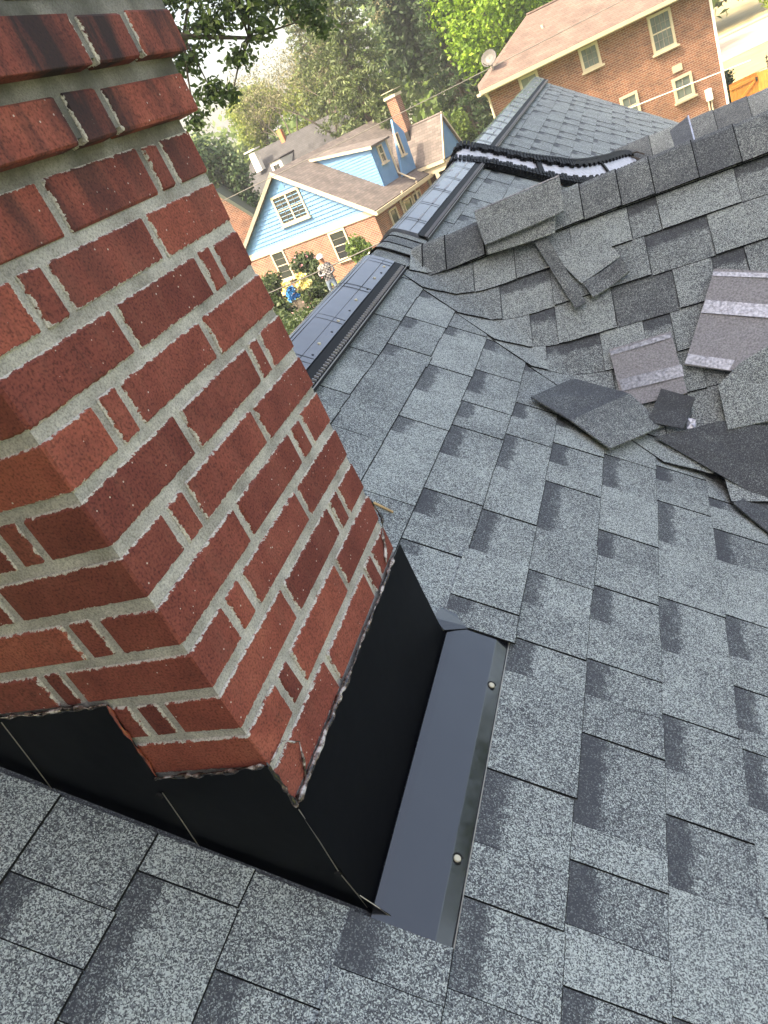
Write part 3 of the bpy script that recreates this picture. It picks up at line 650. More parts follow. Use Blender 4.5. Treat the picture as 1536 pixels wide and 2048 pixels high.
# worn pale edge strip under each vent
# ------------------------------------------------------------------ chimney
H = 0.0677; D = 0.5246; CW = 0.86
chim = None
mb = MB(); IN = 0.0032
mb.lo((-CW+IN, IN, -0.75), (-IN, D-IN, 9*H+.0175))
mb.lo((-CW-.020+IN, -.020+IN, 9*H+.018), (.020-IN, D+.020-IN, 10*H+.0175))
mb.lo((-CW-.036+IN, -.036+IN, 10*H+.018), (.036-IN, D+.036-IN, 14*H))
mb.lo((-CW-.02, -.02, 14*H+.0005), (.02, D+.02, 14*H+.05))
chim = part(mb, 'chimney', M_MORTAR); tag(chim, 'red brick chimney with corbelled upper courses and pale mortar')
def brick(face, n, a, b_, e, dp=0.085):
    """a brick of course n; face 'r' spans y a..b on the downslope side, 'n' spans x a..b on the near side, other faces alike"""
    g = 0.0072 + U(-.0014, .0014); g2 = 0.0072 + U(-.0012, .0012)
    z0 = n*H + g2 + (0.004 if n in (9, 10) else 0); z1 = (n+1)*H - g + (0.002 if n == 8 else 0); pr = U(-.0008, .0012)
    if face == 'r': lo_, hi_ = (e-dp, a, z0), (e+pr, b_, z1)
    elif face == 'n': lo_, hi_ = (a, -e-pr, z0), (b_, -e+dp, z1)
    elif face == 'f': lo_, hi_ = (a, D+e-dp, z0), (b_, D+e+pr, z1)
    else: lo_, hi_ = (-CW-e-pr, a, z0), (-CW-e+dp, b_, z1)
    # bevelled, slightly irregular block
    c = [(lo_[i]+hi_[i])/2 for i in range(3)]; h = [(hi_[i]-lo_[i])/2 for i in range(3)]; bv = U(.0016, .0032); J = .0011
    vs = []; key = {}
    for sx in (-1, 1):
        for sy in (-1, 1):
            for sz in (-1, 1):
                for k in range(3):
                    p = [c[0]+sx*(h[0]-(bv if k != 0 else 0)), c[1]+sy*(h[1]-(bv if k != 1 else 0)), c[2]+sz*(h[2]-(bv if k != 2 else 0))]
                    key[(sx, sy, sz, k)] = len(vs); vs.append([p[i]+U(-J, J)*(0.45 if i == k else 1) for i in range(3)])
    fs = []
    for k in range(3):
        o1, o2 = [i for i in range(3) if i != k]
        for s_ in (-1, 1):
            q_ = []
            for (p1, p2) in ((-1, -1), (1, -1), (1, 1), (-1, 1)):
                sg = [0, 0, 0]; sg[k] = s_; sg[o1] = p1; sg[o2] = p2; q_.append(key[(*sg, k)])
            fs.append(q_)
    for k in range(3):                        # edges along axis k
        o1, o2 = [i for i in range(3) if i != k]
        for p1 in (-1, 1):
            for p2 in (-1, 1):
                A_ = [0, 0, 0]; A_[o1] = p1; A_[o2] = p2; A_[k] = -1; B_ = list(A_); B_[k] = 1
                fs.append([key[(*A_, o1)], key[(*A_, o2)], key[(*B_, o2)], key[(*B_, o1)]])
    for sx in (-1, 1):
        for sy in (-1, 1):
            for sz in (-1, 1): fs.append([key[(sx, sy, sz, 0)], key[(sx, sy, sz, 1)], key[(sx, sy, sz, 2)]])
    cc = Vector(c); out = []
    for f in fs:
        p = [Vector(vs[i]) for i in f]; n_ = (p[1]-p[0]).cross(p[2]-p[0]); m_ = sum(p, Vector())/len(p)
        out.append(tuple(f) if n_.dot(m_-cc) > 0 else tuple(reversed(f)))
    q = MB().add(vs, out); o = part(q, 'brick', M_BRICK, chim); ax = 1 if face in 'rl' else 0
    at = o.data.color_attributes.new('edge', 'FLOAT_COLOR', 'POINT'); L_ = hi_[ax]-lo_[ax]; h_ = hi_[2]-lo_[2]; d = []
    nocut0 = (face == 'n' and abs(b_-(e-.0855)) < 1e-4)
    for v in vs:
        u_, w_ = v[ax]-lo_[ax], v[2]-lo_[2]; e0 = u_ if lo_[ax] > -e+.001 or face != 'r' else .05; e1 = L_-u_ if not (face == 'r' and b_ > D+e-.001) else .05
        d += [max(0, e0), .05 if nocut0 else max(0, e1), (max(0, w_) if n < 8 else .05), (max(0, h_-w_) if n < 9 else .05)]
    at.data.foreach_set('color', d); return o
G = 0.0064
for n in range(-8, 14):
    odd = n % 2 == 1; e = 0.020 if n == 9 else (0.036 if n >= 10 else 0.0)
    jr = [0.09, 0.136, 0.335] if odd else [0.196, 0.396, 0.441]
    if n == 9: jr = [0.07, 0.271, 0.345]
    if n == 10: jr = [0.14, 0.34, 0.442]
    if n == 11: jr = [0.04, 0.242, 0.40]
    jr = [-e] + [j+U(-.003, .003) for j in jr] + [D+e]
    jn = [-0.202, -0.244, -0.445, -0.65, -0.69] if odd else [-0.092, -0.139, -0.34, -0.545, -0.75]
    jn = [e] + [j+U(-.003, .003) for j in jn] + [-CW-e]
    lowest = -8 if n < -3 else n
    for i in range(len(jr)-1):
        a, b_ = jr[i]+(G if i else 0), jr[i+1]-(G if i < len(jr)-2 else 0)
        if n >= -6: brick('r', n, a, b_, e, (e - jn[1] - G) if i == 0 else 0.085)
    for i in range(len(jn)-1):
        b_, a = jn[i]-(G if i else 0), jn[i+1]+(G if i < len(jn)-2 else 0)
        if i and n >= -3: brick('n', n, a, b_, e)
# far and left faces carry the same brick as one joined part each (never in the frame)
mb = MB()
for n in range(0, 14):
    e = 0.020 if n == 9 else (0.036 if n >= 10 else 0.0)
    for i in range(4):
        a = -CW-e + i*(CW+2*e-.09)/4; mb.lo((a+.006, D+e-.06, n*H+.006), (a+(CW+2*e-.09)/4-.006, D+e, (n+1)*H-.006))
    for i in range(2): a = .09+i*(D-.18)/2; mb.lo((-CW-e, a+.006, n*H+.006), (-CW-e+.06, a+(D-.18)/2-.006, (n+1)*H-.006))
o = part(mb, 'brick_courses', M_BRICK, chim); _at = o.data.color_attributes.new('edge', 'FLOAT_COLOR', 'POINT'); _at.data.foreach_set('color', [.05]*(4*len(o.data.vertices))); o['kind'] = 'stuff'

# ------------------------------------------------------------------ flashing round the chimney
AP0, AP1 = -0.020, 0.60
def apron_pt(u, y, off): return pA(u, y, off)
mb = MB(); ny = 10; vs = []
prof = [(0.0055, None, -0.131), (0.0055, None, -0.25), (0.0058, None, -0.335)]
rows = []
for j in range(ny+1):
    y = AP0+0.012 + (0.542-AP0-.012)*j/ny
    wob = 0.0012*noise.noise(Vector((y*6, 1.7, 0)))
    rows.append([Vector((0.0052+wob, y, -0.130+.002*noise.noise(Vector((y*30, 0, 0))))), Vector((0.0052+wob*1.5, y, -0.24)), Vector((0.0055, y, -0.345)), Vector((0.0068, y, -0.3605))])
n = 4
for r_ in rows: vs += r_
mb.add(vs, [(j*n+i, j*n+i+1, (j+1)*n+i+1, (j+1)*n+i) for j in range(ny) for i in range(n-1)])
apron_up = part(mb, 'apron_upstand', M_FLASHBLK, smooth=True); tag(apron_up, 'black metal upstand of the apron flashing against the brick')
mb = MB(); vs = []; ny = 12
prof = [(0.007, 0.011), (0.020, 0.0125), (0.060, 0.0135), (0.0985, 0.0150), (0.1005, 0.0146), (0.124, 0.0092), (0.126, 0.0075)]
for j in range(ny+1):
    y = AP0 + (AP1-AP0)*j/ny
    for (u_, of) in prof: vs.append(pA(u_ + 0.010*max(0, y)*(1 if u_ > .05 else 0), y, of-.003 + 0.0006*noise.noise(Vector((u_*20, y*5, 2)))))
n = len(prof); mb.add(vs, [(j*n+i, j*n+i+1, (j+1)*n+i+1, (j+1)*n+i) for j in range(ny) for i in range(n-1)])
apron = part(mb, 'apron_flashing', M_FLASH); tag(apron, 'blue-black sheet metal apron flashing nailed over the shingles')
q = MB(); q.tube([pA(.1262+.01*max(0, AP0+(AP1-AP0)*j/8), AP0+(AP1-AP0)*j/8, .0085) for j in range(9)], .0009, 5); part(q, 'bare_edge', M_EDGE, apron)
for (u_, y) in ((.112, .452), (.108, .106)):
    q = MB(); disc(q, pA(u_, y, .011), NA, .0062, .0018, 12); part(q, 'nail', M_NAIL, apron)
    q = MB(); q.tube([pA(u_+.0078*math.cos(t_), y+.0078*math.sin(t_), .0108) for t_ in np.linspace(0.3, 5.6, 12)], .0016, 5); part(q, 'sealant_ring', M_BLACK, apron)
# step flashing on the near face: overlapping sheets; (x, z) outlines
def step(pts, off, name='step_flashing'):
    q = MB(); q.prism([(x, -off, z) for x, z in pts], (0, -1, 0), 0.0012); o = part(q, name, M_FLASHBLK); return o
step([(-0.62, 0.30), (-0.36, 0.30), (-0.362, 0.074), (-0.373, -0.09), (-0.62, 0.10)], 0.0030)
step([(-0.375, 0.071), (-0.163, 0.072), (-0.180, -0.070), (-0.197, -0.225), (-0.40, -0.085)], 0.0042)
step([(-0.190, -0.066), (0.0055, -0.054), (0.0065, -0.135), (0.0050, -0.36), (-0.0, -0.375), (-0.205, -0.225)], 0.0056)
step([(0.0, -0.33), (0.012, -0.335), (0.032, -0.372), (0.030, -0.392), (0.0, -0.372)], 0.0072, 'flashing_tab')
for (a, b_) in (((-0.362, 0.066), (-0.384, -0.072)), ((-0.188, -0.092), (-0.203, -0.212)), ((0.0062, -0.135), (-0.001, -0.268)), ((-0.001, -0.27), (0.004, -0.352)), ((0.002, -0.318), (0.031, -0.372))):
    q = MB(); q.tube([(a[0], -.0068, a[1]), ((a[0]+b_[0])/2+.0006, -.0068, (a[1]+b_[1])/2), (b_[0], -.0068, b_[1])], .0007, 4)
    part(q, 'flashing_edge', M_EDGE, apron_up)
for (x, z) in ((-0.196, -0.097), (-0.003, -0.271)):
    q = MB(); disc(q, (x, -.0066, z), (0, -1, 0), .0055, .003, 10); part(q, 'screw', M_BLACK, apron_up)
# sealant beads
def bead(pts, r, name='sealant_bead', m=None, rr=0.6):
    P_ = []
    for i in range(len(pts)-1):
        a, b_ = Vector(pts[i]), Vector(pts[i+1]); k = max(2, int((b_-a).length/.006))
        P_ += [a.lerp(b_, j/k) for j in range(k)]
    P_.append(Vector(pts[-1])); R_ = []
    out = []
    for i, p in enumerate(P_):
        nz = noise.noise(p*75)+.5*noise.noise(p*190); R_.append(max(.0008, .62*r*(1+rr*nz*2.2)*(0.35 if i in (0, len(P_)-1) else 1)))
        out.append(p + Vector((noise.noise(p*40+Vector((9, 0, 0))), noise.noise(p*40+Vector((0, 7, 0))), noise.noise(p*40)))*.0028)
    q = MB(); q.tube(out, R_, 7); return part(q, name, m or M_CAULK, chim, smooth=True)
bead([(0.005, 0.0, -0.131), (0.006, .10, -0.128), (0.006, .24, -0.131), (0.006, .36, -.129), (0.006, .445, -0.130), (0.005, .52, -0.126)], .0045)
bead([(-0.375, -.0045, 0.073), (-0.26, -.005, 0.0725), (-0.165, -.005, 0.074)], .0040)
bead([(-0.165, -.0035, 0.072), (-0.180, -.0035, -0.064)], .0030, m=M_WETBRICK)
bead([(-0.186, -.006, -0.0635), (-0.10, -.0065, -0.062), (0.002, -.006, -0.052)], .0045)
bead([(0.0045, -.003, -0.05), (0.006, -.0045, -0.09), (0.006, -.005, -0.134)], .0042)
bead([(0.003, .003, -0.055), (0.0045, .035, -0.060), (0.004, .06, -0.09), (0.005, .035, -.128)], .0022)
bead([(0.003, .47, -0.118), (0.004, .525, -0.06), (-.002, .53, -0.02)], .004)
# a torn metal corner where the apron passes under the shingle at the far end
q = MB(); q.prism([pA(0.0, .545, .012), pA(.055, .578, .012), pA(.05, .60, .011), pA(-.02, .60, .014), pA(-.025, .56, .02)], NA, .001)
part(q, 'torn_corner', M_FLASH, apron)

# ------------------------------------------------------------------ loose things lying on the roof
def slab(name, pts, t, mats, label, group=None, cat='shingle', normal=None, curl=0.0, strips=()):
    """a loose shingle: outline of world points (top face), edges subdivided, a little warped; strips = tape bands as parts"""
    P_ = [Vector(p) for p in pts]; c = sum(P_, Vector())/len(P_)
    n = Vector()
    for i in range(len(P_)): n += (P_[i]-c).cross(P_[(i+1) % len(P_)]-c)
    if n.z < 0: P_.reverse(); n = -n
    n.normalize(); P_ = [p + n*.013 for p in P_]; c = c + n*.013; out = []
    for i in range(len(P_)):
        a, b_ = P_[i], P_[(i+1) % len(P_)]
        for k in range(3): out.append(a.lerp(b_, k/3))
    rad = max((p-c).length for p in out)
    out = [p + n*((curl+.004)*((p-c).length/rad)**2 + .005*noise.noise(p*11)) for p in out]
    root = MB(); m = len(out); mid = [c.lerp(p, .5) + n*(curl*.15) for p in out]
    vs = [p - c for p in out] + [p - c for p in mid] + [Vector((0, 0, 0))] + [p - c - n*t for p in out]
    fs = [(i, (i+1) % m, m+(i+1) % m, m+i) for i in range(m)] + [(m+i, m+(i+1) % m, 2*m) for i in range(m)]
    fs += [(2*m+1+i, 2*m+1+(i+1) % m, (i+1) % m, i) for i in range(m)] + [tuple(2*m+1+i for i in reversed(range(m)))]
    root.add(vs, fs, 0, [(0.5, 0.9)]*len(vs)); o = root.build(name, mats); o.location = c
    tag(o, label, cat, group)
    for k, st in enumerate(strips):
        q = MB(); q.prism([Vector(p) + n*.013 - c + n*.006 for p in st], n, .0012)
        if sum(((q_ := Vector(st[1])-Vector(st[0])).cross(Vector(st[2])-Vector(st[1]))).dot(n) for _ in (0,)) < 0:
            q = MB(); q.prism([Vector(p) + n*.013 - c + n*.006 for p in reversed(st)], n, .0012)
        q.build('tape_strip', M_TAPE, o)
    return o
LG = 'loose shingles scattered over the valley'
slab('loose_cap_shingle', [(-0.085, 2.415, -0.012), (0.200, 2.405, -0.019), (0.185, 2.305, -0.098), (-0.068, 2.315, -0.090)], .005, M_CAP, 'lower cap shingle of the loose pair lying across the cross ridge', LG)
slab('loose_cap_shingle', [(-0.099, 2.455, 0.042), (0.233, 2.465, 0.050), (0.232, 2.335, -0.044), (-0.069, 2.320, -0.056)], .005, M_CAP, 'upper cap shingle of the loose pair, pale back edge towards the ridge vent', LG)
q = MB(); q.tube([(-0.099, 2.452, 0.058), (0.06, 2.457, .062), (0.233, 2.462, 0.066)], .0035, 5)
o = q.build('edge', M_TAPE); o.parent = bpy.data.objects['loose_cap_shingle.001']; o.location = -bpy.data.objects['loose_cap_shingle.001'].location
slab('shingle_offcut', [(0.101, 2.330, -0.104), (0.150, 2.330, -0.104), (0.250, 2.068, -0.302), (0.212, 2.060, -0.308)], .006, M_CAP, 'long narrow shingle offcut pointing down the slope below the loose caps', LG, 'offcut')
slab('loose_shingle', [(0.166, 2.261, -0.170), (0.316, 2.319, -0.124), (0.384, 2.188, -0.224), (0.243, 2.146, -0.255)], .005, M_TAB, 'pale square loose shingle beside the narrow offcut', LG)
slab('loose_shingle', [(0.250, 2.138, -0.256), (0.389, 2.176, -0.227), (0.405, 2.124, -0.266), (0.276, 2.079, -0.300)], .005, M_MID, 'darker half shingle just below the pale square one', LG, curl=.006)
slab('overturned_shingle', [(0.296, 1.915, -0.430), (0.491, 1.918, -0.428), (0.502, 1.735, -0.566), (0.312, 1.737, -0.564)], .005, M_FELT, 'small overturned shingle with one bright silver strip, near the valley', LG,
     strips=[[(0.311, 1.819, -0.503), (0.503, 1.815, -0.506), (0.503, 1.782, -0.531), (0.316, 1.784, -0.529)], [(0.299, 1.908, -0.4355), (0.490, 1.911, -0.4335), (0.490, 1.898, -0.4435), (0.300, 1.895, -0.4455)]])
slab('overturned_shingle', [(0.653, 2.051, -0.319), (0.873, 1.969, -0.381), (0.778, 1.759, -0.540), (0.628, 1.758, -0.540), (0.510, 1.807, -0.504)], .005, M_FELT, 'large overturned shingle with two silver strips at the right edge', LG,
     strips=[[(0.609, 1.970, -0.3815), (0.800, 1.895, -0.438), (0.790, 1.860, -0.464), (0.588, 1.938, -0.406)], [(0.527, 1.834, -0.485), (0.648, 1.783, -0.523), (0.628, 1.760, -0.540), (0.512, 1.809, -0.503)], [(0.648, 2.043, -0.325), (0.85, 1.970, -0.380), (0.846, 1.958, -0.389), (0.643, 2.031, -0.334)]])
slab('loose_shingle', [(0.590, 1.724, -0.560), (0.659, 1.767, -0.528), (0.862, 1.830, -0.480), (0.802, 1.605, -0.650), (0.589, 1.603, -0.651)], .006, M_TAB, 'wide grey loose shingle below the large overturned one', LG, curl=.004)
# bent shingle lying in the valley: a dark headlap half and a paler half
q = MB(); LF = Vector((.008, -.006, .010)); a = [Vector(p)+LF for p in ((0.063, 1.618, -0.390), (0.164, 1.841, -0.462), (0.330, 1.762, -0.531), (0.170, 1.543, -0.464))]; b4 = [Vector(p)+LF for p in ((0.170, 1.543, -0.464), (0.330, 1.762, -0.531), (0.411, 1.651, -0.612), (0.269, 1.454, -0.540))]
n1 = (a[1]-a[0]).cross(a[3]-a[0]); a = a if n1.z > 0 else a[::-1]; n2 = (b4[1]-b4[0]).cross(b4[3]-b4[0]); b4 = b4 if n2.z > 0 else b4[::-1]
o = MB().prism(a, n1 if n1.z > 0 else -n1, .005).build('bent_shingle', M_DARK); tag(o, 'long bent shingle lying in the valley, dark upper half and paler lower half', 'shingle', LG)
MB().prism(b4, n2 if n2.z > 0 else -n2, .005).build('pale_half', M_MID, o)
slab('loose_shingle', [(0.432, 1.742, -0.535), (0.520, 1.698, -0.570), (0.472, 1.618, -0.622), (0.375, 1.662, -0.596)], .006, M_DARK, 'small dark square shingle below the small overturned one', LG, curl=.004)
slab('tape_scrap', [(0.486, 1.669, -0.613), (0.509, 1.661, -0.619), (0.504, 1.638, -0.637), (0.479, 1.640, -0.635)], .002, M_TAPE, 'small scrap of silver tape beside the dark square shingle', None, 'scrap')
slab('loose_shingle', [(0.387, 1.620, -0.630), (0.571, 1.632, -0.630), (0.789, 1.559, -0.686), (0.731, 1.344, -0.848), (0.646, 1.412, -0.795)], .006, M_DARK, 'large dark speckled shingle spread along the valley at the right edge', LG)
slab('loose_shingle', [(0.554, 1.386, -0.764), (0.609, 1.440, -0.786), (0.737, 1.350, -0.850), (0.711, 1.252, -0.884), (0.626, 1.301, -0.820)], .005, M_DARK, 'dark speckled shingle peeking from under the large dark one', LG)
# far pieces by the rear cross roof
slab('loose_shingle', [(0.42, 5.55, -0.66), (0.66, 5.75, -0.62), (0.66, 5.2, -0.66), (0.50, 5.0, -0.70)], .01, M_DARK, 'dark shingle sheet lying flat beyond the upturned vent strip', LG, curl=.02)
slab('loose_shingle', [(0.69, 5.95, -0.49), (0.83, 5.95, -0.44), (0.82, 5.35, -0.60), (0.70, 5.30, -0.64)], .01, M_DARK, 'dark shingle standing on the rear cross ridge with a bright edge', LG, strips=[[(0.825, 5.95, -0.440), (0.836, 5.95, -0.437), (0.826, 5.35, -0.597), (0.815, 5.35, -0.600)]])
q = MB(); q.tube([(0.30, 6.6, -0.56), (0.36, 6.3, -0.585), (0.42, 6.1, -0.60), (0.47, 6.0, -0.62)], .008, 5); q.tube([(0.36, 6.3, -0.585), (0.43, 6.25, -0.58), (0.48, 6.15, -0.60)], .006, 5)
tag(q.build('twig', M_BARK), 'thin forked twig lying on the far roof beside the dark shingle sheet', 'twig')
q = MB(); q.prism([pA(-.235, .862, .014), pA(-.185, .853, .013), pA(-.184, .848, .013), pA(-.236, .855, .014)], NA, .003)
tag(q.build('wood_splinter', plain('raw_wood', (0.55, 0.36, 0.16), .7, noise_=.2, scale=60)), 'thin yellow wood splinter on the shingles beside the chimney', 'splinter')
q = MB(); q.prism([pA(.588, .130, .014), pA(.602, .088, .016), pA(.612, .082, .02), pA(.610, .100, .018)], NA, .001)
tag(q.build('paper_scrap', plain('white_paper', (0.72, 0.71, 0.76), .6)), 'white torn paper scrap at the bottom right edge of the roof', 'scrap')

# loose length of ridge vent, turned over: white fleece between black comb teeth
ST = [(( -0.62, 4.30), (-0.62, 4.62), .02), ((-0.545, 4.33), (-0.55, 4.66), .055), ((-0.47, 4.36), (-0.47, 4.68), .055), ((-0.38, 4.46), (-0.39, 4.78), .045), ((-0.27, 4.52), (-0.28, 4.84), .045),
      ((-0.15, 4.56), (-0.16, 4.88), .055), ((-0.03, 4.62), (-0.05, 4.94), .07), ((0.08, 4.72), (0.04, 5.03), .075), ((0.17, 4.90), (0.11, 5.20), .075), ((0.25, 5.15), (0.17, 5.43), .07), ((0.33, 5.48), (0.24, 5.74), .06), ((0.41, 5.85), (0.31, 6.08), .05), ((0.46, 6.12), (0.37, 6.32), .03)]
def zsurf(x, y): return max(DA - S*x, -9) if x > XR else ZR - S*(XR-x)
near = []; farp = []
for i, (n_, f_, tilt) in enumerate(ST):
    zn = zsurf(*n_) + 0.035; zf = zsurf(*f_) + 0.035 + tilt
    near.append(Vector((*n_, zn))); farp.append(Vector((*f_, zf)))
def resample(l, k):
    L_ = [0]
    for i in range(1, len(l)): L_.append(L_[-1]+(l[i]-l[i-1]).length)
    out = []
    for j in range(k):
        d = L_[-1]*j/(k-1); i = max(1, min(len(l)-1, next((m for m in range(len(L_)) if L_[m] >= d-1e-9), len(l)-1)))
        t_ = (d-L_[i-1])/max(1e-9, L_[i]-L_[i-1]); p0, p1, p2, p3 = l[max(0, i-2)], l[i-1], l[i], l[min(len(l)-1, i+1)]
        out.append(0.5*((2*p1)+(p2-p0)*t_+(2*p0-5*p1+4*p2-p3)*t_*t_+(3*p1-p0-3*p2+p3)*t_**3))
    return out
KN = 104; near = resample(near, KN); farp = resample(farp, KN)
q = MB(); vs = []; ks = [0, .08, .5, .92, 1]
for a, b_ in zip(near, farp):
    n_ = Vector((.3, -.35, .9)).normalized()
    for k in ks: vs.append(a.lerp(b_, k) - n_*(.010*(1-abs(k-.5)*2)))
m = len(ks); q.add(vs, [(j*m+i, j*m+i+1, (j+1)*m+i+1, (j+1)*m+i) for j in range(KN-1) for i in range(m-1)])
roll = q.build('loose_ridge_vent', M_FLEECE, smooth=True); tag(roll, 'upturned loose length of ridge vent, white fleece with black comb teeth, draped over the ridge', 'ridge vent')
q = MB()
for j in range(KN-1):
    a, b_ = near[j], farp[j]; t_ = (near[min(KN-1, j+1)]-near[max(0, j-1)]).normalized(); w_ = (b_-a).normalized(); n_ = t_.cross(w_); n_ = n_ if n_.z > 0 else -n_
    st = (near[min(KN-1, j+1)]-near[max(0, j-1)]).length/2
    for k, ln in ((0.03, .03), (0.16, .080 if j % 4 < 2 else .035), (0.84, .040 if (j+1) % 4 < 2 else .080), (0.97, .03)):
        q.box(a.lerp(b_, k) + n_*.012, (st*.74, ln, .024), ax=(t_, w_, n_))
    if j in (30, 64):
        for k in (.3, .5, .7): q.box(a.lerp(b_, k) + n_*.006, (st*1.4, .065, .016), ax=(t_, w_, n_))
    for k in (.02, .98): q.box(a.lerp(b_, k) - n_*.006, (st*1.25, .022, .012), ax=(t_, w_, n_))
o = q.build('comb_teeth', M_BLACK, roll); o['kind'] = 'stuff'

# ------------------------------------------------------------------ ground and roads
def sstep(a, b_, x):
    t_ = max(0.0, min(1.0, (x-a)/(b_-a))); return t_*t_*(3-2*t_)
def zgr(x, y): return ZG + 2.6*sstep(37, 52, y)*sstep(1.0, -7.0, x) + .95*sstep(14.5, 18.5, y)*sstep(30.5, 27, y)*sstep(-3.5, -6.5, x)*sstep(-26, -19, x)
GX = [-700, -300, -120] + list(np.arange(-60, 31, 3.0)) + [60, 140, 300, 700]; GY = [-700, -200, -60] + list(np.arange(-21, 91, 3.0)) + [130, 260, 700]
vs = [(x, y, zgr(x, y)) for y in GY for x in GX]; m = len(GX)
gr = MB().add(vs, [(j*m+i, j*m+i+1, (j+1)*m+i+1, (j+1)*m+i) for j in range(len(GY)-1) for i in range(m-1)]).build('ground', M_GROUND, smooth=True); gr['kind'] = 'structure'
gx = np.arange(-19, -5.9, 1.0); gy = np.arange(13, 31.5, 1.0)
gb = MB().add([(x, y, zgr(x, y)+.03) for y in gy for x in gx], [(j*len(gx)+i, j*len(gx)+i+1, (j+1)*len(gx)+i+1, (j+1)*len(gx)+i) for j in range(len(gy)-1) for i in range(len(gx)-1)]).build('garden_bed', plain('garden_soil', (.055, .045, .03), .95, noise_=.5, scale=3), smooth=True); gb['kind'] = 'structure'
BR = Vector((3.489, 35.357, ZG)); BYAW = 0.45
bt_ = Vector((math.cos(BYAW), math.sin(BYAW), 0)); bn_ = Vector((-bt_.y, bt_.x, 0))
def band(name, b0, b1, h, m_, a0=1.5, a1=60):
    P_ = [BR + bt_*a0 + bn_*b0, BR + bt_*a1 + bn_*b0, BR + bt_*a1 + bn_*b1, BR + bt_*a0 + bn_*b1]
    q = MB().prism([(p.x, p.y, ZG+h) for p in P_], (0, 0, 1), h+.05); o = q.build(name, m_); o['kind'] = 'structure'; return o
band('driveway', -4, 7.5, .012, M_ASPH, 0.9); band('verge', 7.504, 15.4, .05, M_VERGE, -6); band('pavement', 15.404, 17.0, .12, M_CONC, -12)
band('road', 17.004, 28.0, .008, M_CONC, -14); band('far_pavement', 28.004, 29.5, .12, M_CONC, -14); band('far_verge', 29.504, 66, .06, M_VERGE, -14)

# ------------------------------------------------------------------ houses
def window(root, a0, a1, z0, z1, b_=0.0, nx=2, nz=2, glass=None, frame=None, fw_=0.09, name='window', sill=True, axis='x', double=False):
    """a window in the wall plane y = b (local), facing -y; axis 'y' = wall plane x = b facing +x"""
    T = (lambda p: p) if axis == 'x' else (lambda p: (b_ - (p[1]-b_), p[0], p[2]))
    frame = frame or M_CREAM
    def bx(mbx, lo_, hi_):
        A_, B_ = T(lo_), T(hi_); mbx.lo([min(A_[i], B_[i]) for i in range(3)], [max(A_[i], B_[i]) for i in range(3)])
    f = MB()
    bx(f, (a0-fw_, b_-.07, z0-fw_), (a0, b_+.05, z1+fw_)); bx(f, (a1, b_-.07, z0-fw_), (a1+fw_, b_+.05, z1+fw_))
    bx(f, (a0, b_-.068, z1), (a1, b_+.05, z1+fw_)); bx(f, (a0, b_-.068, z0-fw_), (a1, b_+.05, z0))
    w = f.build(name, frame, root)
    if sill:
        s_ = MB(); bx(s_, (a0-fw_-.06, b_-.14, z0-fw_-.07), (a1+fw_+.06, b_+.03, z0-fw_-.001)); s_.build('sill', frame, w)
    p = MB(); bx(p, (a0-.01, b_-.02, z0-.01), (a1+.01, b_-.01, z1+.01)); p.build('pane', glass or M_GLASS, w)
    for i in range(1, nx):
        x = a0+(a1-a0)*i/nx; wd = .045 if double and i*2 == nx else .007
        g = MB(); bx(g, (x-wd, b_-.05, z0), (x+wd, b_-.021, z1)); g.build('muntin', M_MUNT if wd < .02 else frame, w)
    for k in range(1, nz):
        z = z0+(z1-z0)*k/nz; wd = .022 if k*2 == nz else .007
        g = MB(); bx(g, (a0, b_-.045, z-wd), (a1, b_-.0215, z+wd)); g.build('muntin', M_MUNT if wd < .02 else frame, w)
    return w
# --- two-storey brick house, local x along the facade (right corner = 0), local y away from us
bh = empty('brick_house', BR, BYAW, 'two-storey orange brick house with tan hip roof and satellite dish', 'house')
m_ = MB(); m_.prism([(-9.0, 0, 4.95), (0, 0, 4.95), (0, 6, 4.95), (-6.9, 6, 4.95)], (0, 0, 1), 5.25); m_.build('wall', M_HB, bh, boxuv=True)
e = .45; ze = 4.98; zr = 6.6
m_ = MB(); A_ = [(-9.0-e, -e, ze), (e*.3, -e, ze), (e*.3, 6+e, ze), (-7.0-e, 6+e, ze)]; R0, R1 = (-5.7, 3.0, zr), (-2.4, 3.0, zr)
m_.add(A_+[R0, R1]+[(p[0], p[1], p[2]-.1) for p in A_], [(0, 1, 5, 4), (1, 2, 5), (2, 3, 4, 5), (3, 0, 4), (9, 8, 7, 6), (0, 6, 7, 1), (1, 7, 8, 2), (2, 8, 9, 3), (3, 9, 6, 0)]); rf = m_.build('roof', M_RTAN, bh, boxuv=True)
m_ = MB(); m_.lo((-9.0-e, -e-.12, ze-.16), (e*.3, -e-.003, ze-.02)); m_.build('gutter', M_CREAM, bh)
m_ = MB(); m_.lo((-9.0-e, -e, ze-.2), (e*.3, -.001, ze-.102)); m_.build('soffit', M_CREAM, bh)
m_ = MB(); m_.tube([R0, R1], .06, 6); m_.build('ridge_cap', M_RTAN, rf, boxuv=True)
m_ = MB(); m_.tube([(-9.3, -e-.05, ze-.15), (-9.1, -.2, ze-.35), (-9.06, -.07, ze-.6), (-9.06, -.07, 0)], .05, 6); m_.build('downspout', M_CREAM, bh)
m_ = MB(); m_.tube([(.02, -.05, ze-.2), (.02, -.05, 0)], .055, 6); m_.build('downspout', M_WHITE, bh)
for (a0, a1, z0, z1, nx, nz) in ((-2.40, -1.64, 3.50, 4.62, 4, 4), (-5.22, -4.62, 4.03, 4.66, 3, 3), (-1.93, -1.30, 1.54, 2.22, 2, 2), (-7.70, -7.10, 4.0, 4.66, 2, 2), (-4.10, -3.55, 1.75, 2.45, 2, 2)):
    window(bh, a0, a1, z0, z1, 0, nx, nz, M_GLASS2)
